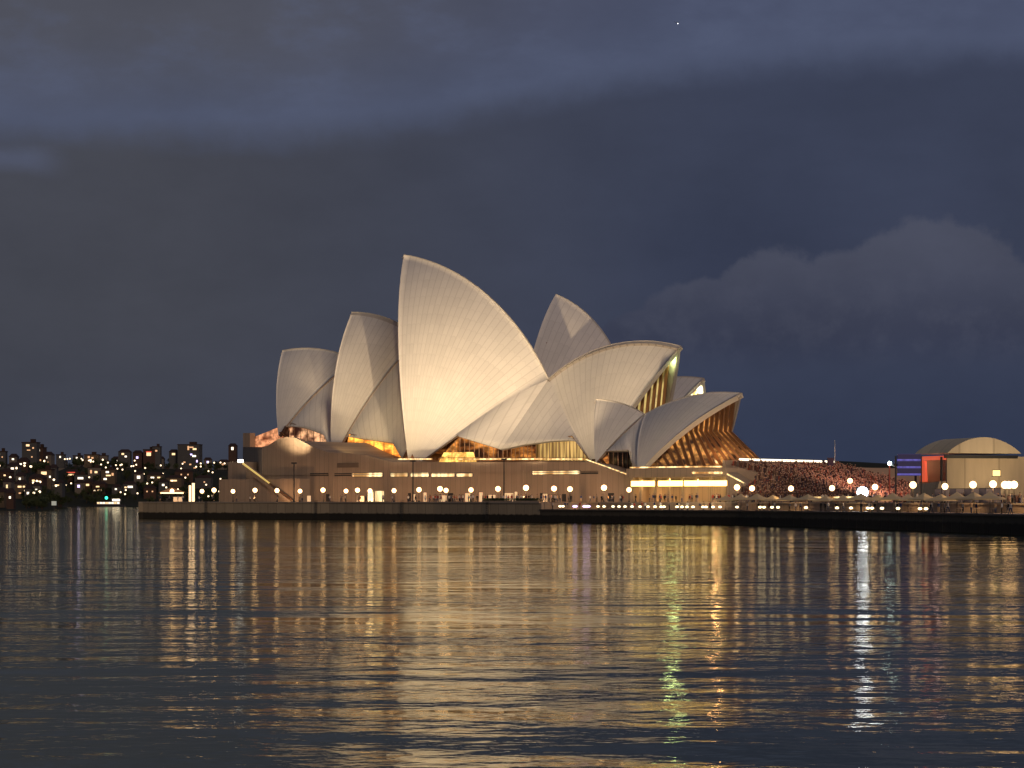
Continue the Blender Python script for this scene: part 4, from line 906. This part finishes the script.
# ------------------------------------------------------------------ umbrella terrace
up = empty('umbrella'); k = MB(); k.tube((0, 0, 0), (0, 0, 2.3), .05, n=6); k.lathe((0, 0, 0), [(.35, 0), (.35, .08)], 8); local(k.build('pole', DARK), up)
k = MB(); n = 4; sq = [(-1.9, -1.9), (1.9, -1.9), (1.9, 1.9), (-1.9, 1.9)]; tp = [(0, 0, 3.15)]; mid = [(x_*.45, y_*.45, 2.5) for x_, y_ in sq]; ed = [(x_, y_, 2.15) for x_, y_ in sq]; ed2 = [(x_, y_, 1.95) for x_, y_ in sq]
k.add(tp+mid+ed+ed2, [(0, 1+i, 1+(i+1) % 4) for i in range(4)]+[(1+i, 5+i, 5+(i+1) % 4, 1+(i+1) % 4) for i in range(4)]+[(5+i, 9+i, 9+(i+1) % 4, 5+(i+1) % 4) for i in range(4)]); local(k.build('canopy', mat('cream_canvas', (.66, .52, .30), .85)), up)
tbp = empty('table'); k = MB(); k.lathe((0, 0, .72), [(.5, 0), (.5, .04)], 12); local(k.build('table_top', mat('pale_table', (.5, .45, .38), .5)), tbp); k = MB(); k.lathe((0, 0, 0), [(.25, 0), (.25, .03), (.04, .06), (.04, .72)], 8); local(k.build('leg', DARK), tbp)
UX = [(726, 6), (741, 8), (757, 6), (773, 8), (790, 6), (808, 8), (826, 6), (843, 8), (861, 6), (878, 8), (893, 6), (908, 8), (924, 6), (941, 7), (957, 5), (974, 6), (990, 7)]
for i, (X, d) in enumerate(UX):
    o = up if i == 0 else copy_tree(up); P = wallpt(X, d); o.location = (P.x, P.y, ZL); o.rotation_euler = (0, 0, -.7+R_.uniform(-.3, .3)); s_ = R_.uniform(.85, 1.1); o.scale = (s_, s_, R_.uniform(.9, 1.08))
    tag(o, 'cream square umbrella on the lower terrace, %s from the left' % ordinal(i+1), 'umbrella', 'umbrellas on the lower terrace')
    t = tbp if i == 0 else copy_tree(tbp); P = wallpt(X+3, d-2.2); t.location = (P.x, P.y, ZL); tag(t, 'round cafe table beside the %s umbrella from the left' % ordinal(i+1), 'table', 'tables under the umbrellas')
lb = empty('table_lamp'); k = MB(); k.tube((0, 0, 0), (0, 0, .5), .05, n=6); local(k.build('stem', DARK), lb); k = MB(); k.ball((0, 0, .68), .26, 8, sq=(1.3, 1.3, .8)); local(k.build('shade', SMALLM), lb)
lv = empty('table_lamp'); k = MB(); k.tube((0, 0, 0), (0, 0, .5), .05, n=6); local(k.build('stem', DARK), lv); k = MB(); k.ball((0, 0, .68), .32, 8, sq=(1.8, 1.3, .8)); local(k.build('shade', lamp_mat('violet_lens', (.72, .55, 1.), 2.6)), lv)
LXs = [546, 560, 563, 575, 585, 588, 598, 604, 613, 619, 625, 632, 640, 648, 655, 661, 664, 677, 682, 687, 693, 703, 706, 713, 720, 737, 760, 764, 772, 778, 806, 837, 851, 868, 872, 882, 898, 920, 926]
u1 = u2 = False
for i, X in enumerate(LXs):
    vio = X in (575, 585, 588)
    if vio: o = lv if not u2 else copy_tree(lv); u2 = True
    else: o = lb if not u1 else copy_tree(lb); u1 = True
    P = wallpt(X, 1.9); o.location = (P.x, P.y, ZL); tag(o, ('violet' if vio else 'warm')+' low lamp at the edge of the lower terrace, %s lamp from the left' % ordinal(i+1), 'lamp', 'low lamps along the terrace edge')
# hedge on the promenade edge
for X0, X1, n_, l in ((482, 512, 1, 'dark clipped hedge at the promenade edge, the left one of two'), (513, 540, 2, 'dark clipped hedge at the promenade edge, the right one of two')):
    r = empty('planter_hedge', tuple(wallpt(X0, 1.)+Vector((0, 0, ZU)))); k = MB(); A, Bp = wallpt(X0, .9), wallpt(X1, .9); A2, B2 = wallpt(X0, 1.9), wallpt(X1, 1.9)
    k.hexa([Vector((q_.x, q_.y, ZU)) for q_ in (A, Bp, B2, A2)], [Vector((q_.x, q_.y, ZU+.35)) for q_ in (A, Bp, B2, A2)]); k.build('planter', PODM, r)
    k = MB()
    for _ in range(900):
        P = A.lerp(Bp, R_.random()).lerp(A2.lerp(B2, R_.random()), R_.random()); P = Vector((P.x, P.y, ZU+.3+R_.random()*.6)); e1 = Vector((R_.gauss(0, 1), R_.gauss(0, 1), R_.gauss(0, 1))).normalized()*.13; e2 = e1.orthogonal().normalized()*.1
        k.add([P-e1, P+e2, P+e1, P-e2], [(0, 1, 2, 3)])
    k.build('foliage', LEAF, r); tag(r, l, 'hedge')
# small stands, banners and light boxes on the promenade
def lightbox(X, d, w_, h, m_, label, cat='light box', name='light_box', z=ZU):
    P = wallpt(X, d); r = empty(name, (P.x, P.y, z), 0); k = MB(); k.box((0, 0, h/2+.1), (w_, .35, h)); local(k.build('panel', m_), r); k = MB(); k.box((0, 0, .04), (w_+.3, .7, .08)); local(k.build('foot', DARK), r); k = MB(); k.box((0, 0, h+.15), (w_+.1, .45, .09)); local(k.build('cap', DARK), r); tag(r, label, cat); return r
BX = lamp_mat('light_box_face', (1., .68, .38), 2.); BN = lamp_mat('banner_face', (1., .66, .36), .55)
lightbox(190., 5, .55, 4.2, BX, 'narrow glowing light box at the left tip, the left of a pair'); lightbox(193.3, 5, .65, 4.8, BX, 'tall glowing light box at the left tip, the right of a pair')
for i, (X, w_, h) in enumerate(((178, 2.4, 1.2), (309, .9, 1.5), (362, 1., 1.4), (414, .7, 1.8), (425, .7, 2.2), (443, 1.8, 1.5), (467, .8, 2.0), (481, .8, 2.2), (492, 1.6, 1.6), (509, 2.0, 2.0), (516, .6, 2.3), (545, 1., 1.8))):
    lightbox(X, 9, w_, h, BN, 'lit notice panel on the promenade before the podium, %s from the left' % ordinal(i+1), 'panel', 'notice_panel')
# marquee at the tip
mq = empty('marquee', tuple(wallpt(172, 8)+Vector((0, 0, ZU))), .2); k = MB()
for sx in (-1, 1):
    for sy in (-1, 1): k = MB(); k.tube((sx*3.4, sy*1.8, 0), (sx*3.4, sy*1.8, 2.6), .06, n=6); local(k.build('leg', DARK), mq)
k = MB(); k.add([(-3.6, -2, 2.5), (3.6, -2, 2.5), (3.6, 2, 2.5), (-3.6, 2, 2.5), (0, 0, 3.8)], [(0, 1, 4), (1, 2, 4), (2, 3, 4), (3, 0, 4)]); local(k.build('canopy', mat('orange_canvas', (.7, .4, .2), .8)), mq)
k = MB(); k.tube((-3, 0, 2.35), (3, 0, 2.35), .14, n=6); local(k.build('light_tube', lamp_mat('marquee_tube', (1., .60, .26), 5.)), mq); tag(mq, 'small glowing orange marquee at the far left tip of the promenade', 'marquee')

# ------------------------------------------------------------------ concert stage on the forecourt
S0 = px(947, 500, 455); S0.z = ZU; E1 = Vector((.954, .30, 0)); E2 = Vector((-.30, .954, 0))
sg = empty('concert_stage', tuple(S0)); tag(sg, 'temporary concert stage with a tan side wall and curved roof, its front edge lit red', 'stage')
def S3(s_, t, z): return S0+E1*s_+E2*t+Vector((0, 0, z-ZU))
CAN = wallmat('tan_canvas', (.52, .42, .27), 4.2, .3); CAN2 = wallmat('pale_canvas', (.64, .54, .36), 4.2, .3)
k = MB(); k.hexa([S3(0, 0, ZU-.2), S3(34, 0, ZU-.2), S3(34, .6, ZU-.2), S3(0, .6, ZU-.2)], [S3(0, 0, 13.7), S3(34, 0, 13.7), S3(34, .6, 13.7), S3(0, .6, 13.7)])
k.build('side_wall', CAN, sg)
k = MB(); k.hexa([S3(0, 11.4, ZU), S3(34, 11.4, ZU), S3(34, 12, ZU), S3(0, 12, ZU)], [S3(0, 11.4, 13.7), S3(34, 11.4, 13.7), S3(34, 12, 13.7), S3(0, 12, 13.7)]); k.build('side_wall', CAN, sg)
k = MB(); k.hexa([S3(5, .6, ZU), S3(5.6, .6, ZU), S3(5.6, 11.4, ZU), S3(5, 11.4, ZU)], [S3(5, .6, 13.5), S3(5.6, .6, 13.5), S3(5.6, 11.4, 13.5), S3(5, 11.4, 13.5)]); k.build('back_drop', mat('grey_drape', (.22, .20, .18), .9), sg)
k = MB(); k.hexa([S3(-3, .3, ZU), S3(5, .3, ZU), S3(5, 11.7, ZU), S3(-3, 11.7, ZU)], [S3(-1.5, .3, 8.6), S3(5, .3, 8.6), S3(5, 11.7, 8.0), S3(-1.5, 11.7, 8.0)]); k.build('stage_floor', CAN, sg)
k = MB(); NA = 14; A_ = []
for i in range(NA+1):
    t = i/NA; A_.append((-.6+16.9*t, 14.3+3.3*math.sin(math.pi*t)**.8))
for tt, top in ((-1.2, 0), (13.0, 1)): 
    b_ = [S3(s_, tt, z_) for s_, z_ in A_]; k.add(b_, [tuple(range(NA+1)) if top else tuple(range(NA+1))[::-1]])
for (s0, z0), (s1_, z1_) in zip(A_, A_[1:]):
    k.add([S3(s0, -1.2, z0), S3(s1_, -1.2, z1_), S3(s1_, 13.0, z1_), S3(s0, 13.0, z0)], [(0, 1, 2, 3)])
k.add([S3(-.6, -1.2, 14.3), S3(16.3, -1.2, 14.3), S3(16.3, 13.0, 14.3), S3(-.6, 13.0, 14.3)], [(3, 2, 1, 0)])
k.build('curved_roof', CAN2, sg)
k = MB(); k.hexa([S3(-.5, 0, 13.3), S3(16.2, 0, 13.3), S3(16.2, .4, 13.3), S3(-.5, .4, 13.3)], [S3(-.5, -.25, 13.95), S3(16.2, -.25, 13.95), S3(16.2, .4, 13.95), S3(-.5, .4, 13.95)]); k.build('beam', DARK, sg)
RED = lamp_mat('red_led', (1., .14, .06), .55)
k = MB(); k.hexa([S3(-.4, .3, 13.0), S3(.1, .3, 13.0), S3(.1, 12, 13.0), S3(-.4, 12, 13.0)], [S3(-.4, .3, 13.8), S3(.1, .3, 13.8), S3(.1, 12, 13.8), S3(-.4, 12, 13.8)]); k.build('red_edge_light', RED, sg)
k = MB(); k.hexa([S3(-.1, 9.0, 8.6), S3(.4, 9.0, 8.6), S3(.4, 11.4, 8.6), S3(-.1, 11.4, 8.6)], [S3(-.1, 9.4, 12.9), S3(.4, 9.4, 12.9), S3(.4, 11.4, 12.9), S3(-.1, 11.4, 12.9)]); k.build('red_column_light', RED, sg)
for t in (.5, 11.6): k = MB(); k.tube(S3(-1, t, ZU), S3(-1, t, 13.6), .25, n=8); k.build('post', DARK, sg)
FMP = px(889.5, 500, 470)
spot('stage_wash', (FMP.x-1, FMP.y, 13.), W3(46, 60, 7), 1.5e4, 75, (1., .36, .26), .5, 1.)
spot('stage_wash', (FMP.x-1.5, FMP.y+1, 12.6), W3(50, 50, 6), 1.8e4, 95, (1., .62, .42), .5, 1.)
point('stage_lamp', S3(2, 8, 12.4), 90, (1., .62, .5), .4)
spot('wall_wash', tuple(S3(11, -17, 5.2)), S3(13, 0, 13), 6500, 100, (1., .74, .44), .4)
# lit sign and lamps by the stage wall
lightbox(996.5, 17, 1.1, .9, lamp_mat('sign_yellow', (1., .72, .25), 1.8), 'small glowing yellow sign on the stage wall', 'sign', 'sign', z=8.6)
k = MB()
bn = lp.children
for i, (X, d) in enumerate(((1005, 13), (1009, 14), (1014, 13))):
    o = copy_tree(lp); P = wallpt(X, d); o.location = (P.x, P.y, ZU-.2); o.scale = (1, 1, 1); tag(o, ('left', 'middle', 'right')[i]+' globe of the bright cluster of three at the far right of the promenade', 'street lamp', 'bright lamp cluster at the far right')
# site fence with printed panels
for i in range(9):
    X = 938+i*7.4; lightbox(X, 20, 1.15, 2.3, mat('fence_sheet_%s' % ('pale' if i % 2 else 'grey'), (.42, .36, .34) if i % 2 else (.20, .18, .2), .8, scale=2.), '%s fence panel from the left below the stage wall' % ordinal(i+1), 'fence panel', 'fence_panel')
# blue screen
LEDM = bpy.data.materials.new('blue_screen'); LEDM.use_nodes = True; b = NB(LEDM.node_tree); bs = LEDM.node_tree.nodes['Principled BSDF']; P = b.xyz(b.pos())
sr_ = b.m('FRACT', b.m('DIVIDE', P[2], 1.45)); ln = b.m('MULTIPLY', b.ss(sr_, .62, .85), b.m('ADD', .4, b.noise(b.pos(), 1.4, 2)))
b.put(bs.inputs['Emission Color'], b.mix(ln, (.02, .02, .22), (.25, .22, 1.))); b.put(bs.inputs['Emission Strength'], b.m('ADD', .14, b.m('MULTIPLY', ln, .30))); bs.inputs['Base Color'].default_value = (.01, .01, .03, 1)
bsr = empty('led_screen', tuple(px(909, 500, 452)+Vector((0, 0, ZU-CAMZ))), .05); D_ = 478/F
k = MB(); k.box((0, 0, 7.6), (4.7, .5, 4.4)); local(k.build('panel', LEDM), bsr)
for sx in (-1, 1): k = MB(); k.box((sx*2.6, .5, 4.7), (.3, .3, 9.4)); local(k.build('post', DARK), bsr)
tag(bsr, 'tall blue glowing screen with dark bands left of the stage', 'screen')
# flood mast beside the screen, the big flood on the forecourt, tower on the steps
fm = empty('flood_mast', tuple(px(889.5, 500, 470)+Vector((0, 0, ZU-CAMZ)))); k = MB(); k.tube((0, 0, 0), (0, 0, 8), .16, n=8); local(k.build('pole', mat('red_lit_pole', (.5, .12, .08), .6)), fm)  # the red light falling on the pole is put into its colour
k = MB(); k.ball((0, -.2, 8.2), .42, 8); local(k.build('lamp', lamp_mat('cool_flood', (.75, 1., .95), 16.)), fm); k = MB(); k.tube((0, 0, 8.0), (2.2, 0, 7.1), .1, n=6); local(k.build('arm', mat('pale_metal', (.5, .5, .5), .5)), fm); tag(fm, 'reddish mast with one cool white lamp left of the blue screen', 'light mast')
ff = empty('floodlight', tuple(wallpt(862.5, 14.5)+Vector((0, 0, ZU)))); k = MB()
for t in (0, 2.09, 4.19): k = MB(); k.tube((0, 0, 1.1), (math.cos(t)*.6, math.sin(t)*.6, 0), .04, n=5); local(k.build('leg', DARK), ff)
k = MB(); k.box((0, .22, 1.9), (2.4, .3, 2.1)); local(k.build('housing', DARK), ff); k = MB(); k.tube((0, .05, 1.9), (0, -.06, 1.9), 1.0, n=18); local(k.build('lens', LAMPW), ff); tag(ff, 'dazzling blue-white floodlight at the promenade edge below the right end of the steps', 'floodlight')
tw = empty('speaker_tower', tuple(px(830.5, 500, 520)+Vector((0, 0, ZU-CAMZ)))); 
for sx in (-.7, .7): k = MB(); k.box((sx, 0, 5.2), (.14, .14, 10.4)); local(k.build('post', DARK), tw)
k = MB(); k.box((0, 0, 8.2), (1.25, .9, 4.2)); local(k.build('speaker_stack', mat('purple_black', (.05, .03, .06), .7)), tw); k = MB(); k.tube((1.0, 0, 9), (1.0, 0, 14.4), .12, .06, n=6); local(k.build('antenna', mat('pale_metal', (.5, .5, .5), .5)), tw); tag(tw, 'dark speaker tower with a thin pale pole at the right end of the steps', 'tower')
for i, (X, Y_, D) in enumerate(((819, 479.3, 500), (850, 480.2, 480))):
    o = copy_tree(lp); P = px(X, Y_, D); o.location = (P.x, P.y, P.z-3.0); tag(o, ('left', 'right')[i]+' one of two lamps standing high among the audience', 'street lamp', 'lamps among the audience')
# balustrade at the foot of the audience
bl = empty('railing', tuple(wallpt(790, 27)+Vector((0, 0, ZU)))); k = MB(); A, Bp = wallpt(752, 27.5), wallpt(842, 27.5); n_ = 30
for i in range(n_+1): P = A.lerp(Bp, i/n_); k.tube((P.x, P.y, ZU), (P.x, P.y, ZU+1.9), .07, n=4)
k.build('balusters', BRONZE, bl); k = MB(); k.tube((A.x, A.y, ZU+1.9), (Bp.x, Bp.y, ZU+1.9), .1, n=6); k.build('handrail', BRONZE, bl); tag(bl, 'dark railing at the foot of the audience between two lamps', 'railing')
lo = wallpt(812, 18); ls = empty('light_strip', (lo.x, lo.y, ZU)); k = MB(); A, Bp = wallpt(811, 18), wallpt(858, 18); k.tube((A.x, A.y, ZU+1.0), (Bp.x, Bp.y, ZU+1.0), .16, n=6); k.build('tube', STRIPM, ls)
for t in (0, .33, .66, 1): P = A.lerp(Bp, t); k = MB(); k.tube((P.x, P.y, ZU), (P.x, P.y, ZU+1), .05, n=5); k.build('post', DARK, ls)
tag(ls, 'long low light strip on posts left of the dazzling floodlight', 'light strip')
# warm bar uplight
for X in (645, 672, 700, 725):
    P = ab(atb(X, 486, 31)); spot('bar_lamp', W3(P[0], 30.5, 9.5), W3(P[0], 33.5, 4), 2600, 120, (1., .56, .22), .4, 1.)
for X in (640, 700, 745): P = wallpt(X, 9); spot('terrace_lamp', (P.x, P.y, 7.2), (P.x+1, P.y+3, 2), 500, 125, (1., .60, .28), .3, 1.)
for X in (790, 850, 905, 960, 1005): P = wallpt(X, 10); spot('terrace_lamp', (P.x, P.y, 8.5), (P.x+1, P.y+3, 2), 1500, 135, (1., .62, .28), .3, 1.)

# ladders down the sea wall
ld = empty('ladder'); k = MB(); k.tube((-.3, 0, -3.8), (-.3, 0, .5), .06, n=5); local(k.build('rail', DARK), ld); k = MB(); k.tube((.3, 0, -3.8), (.3, 0, .5), .06, n=5); local(k.build('rail', DARK), ld)
for i in range(9): k = MB(); k.tube((-.3, 0, -3.5+i*.42), (.3, 0, -3.5+i*.42), .035, n=4); local(k.build('rung', DARK), ld)
for i, X in enumerate((206, 316, 402, 487)):
    o = ld if i == 0 else copy_tree(ld); P = wallpt(X, -.38); t = SW[2]-SW[1]; o.location = (P.x, P.y, ZU); o.rotation_euler = (0, 0, math.atan2(t.y, t.x)); tag(o, 'dark iron ladder down the sea wall, %s from the left' % ordinal(i+1), 'ladder', 'ladders on the sea wall')
# stage side details
k = MB(); k.hexa([S3(22, -.06, ZU), S3(24.2, -.06, ZU), S3(24.2, -.01, ZU), S3(22, -.01, ZU)], [S3(22, -.06, 7.2), S3(24.2, -.06, 7.2), S3(24.2, -.01, 7.2), S3(22, -.01, 7.2)]); k.build('door', DARK, sg)
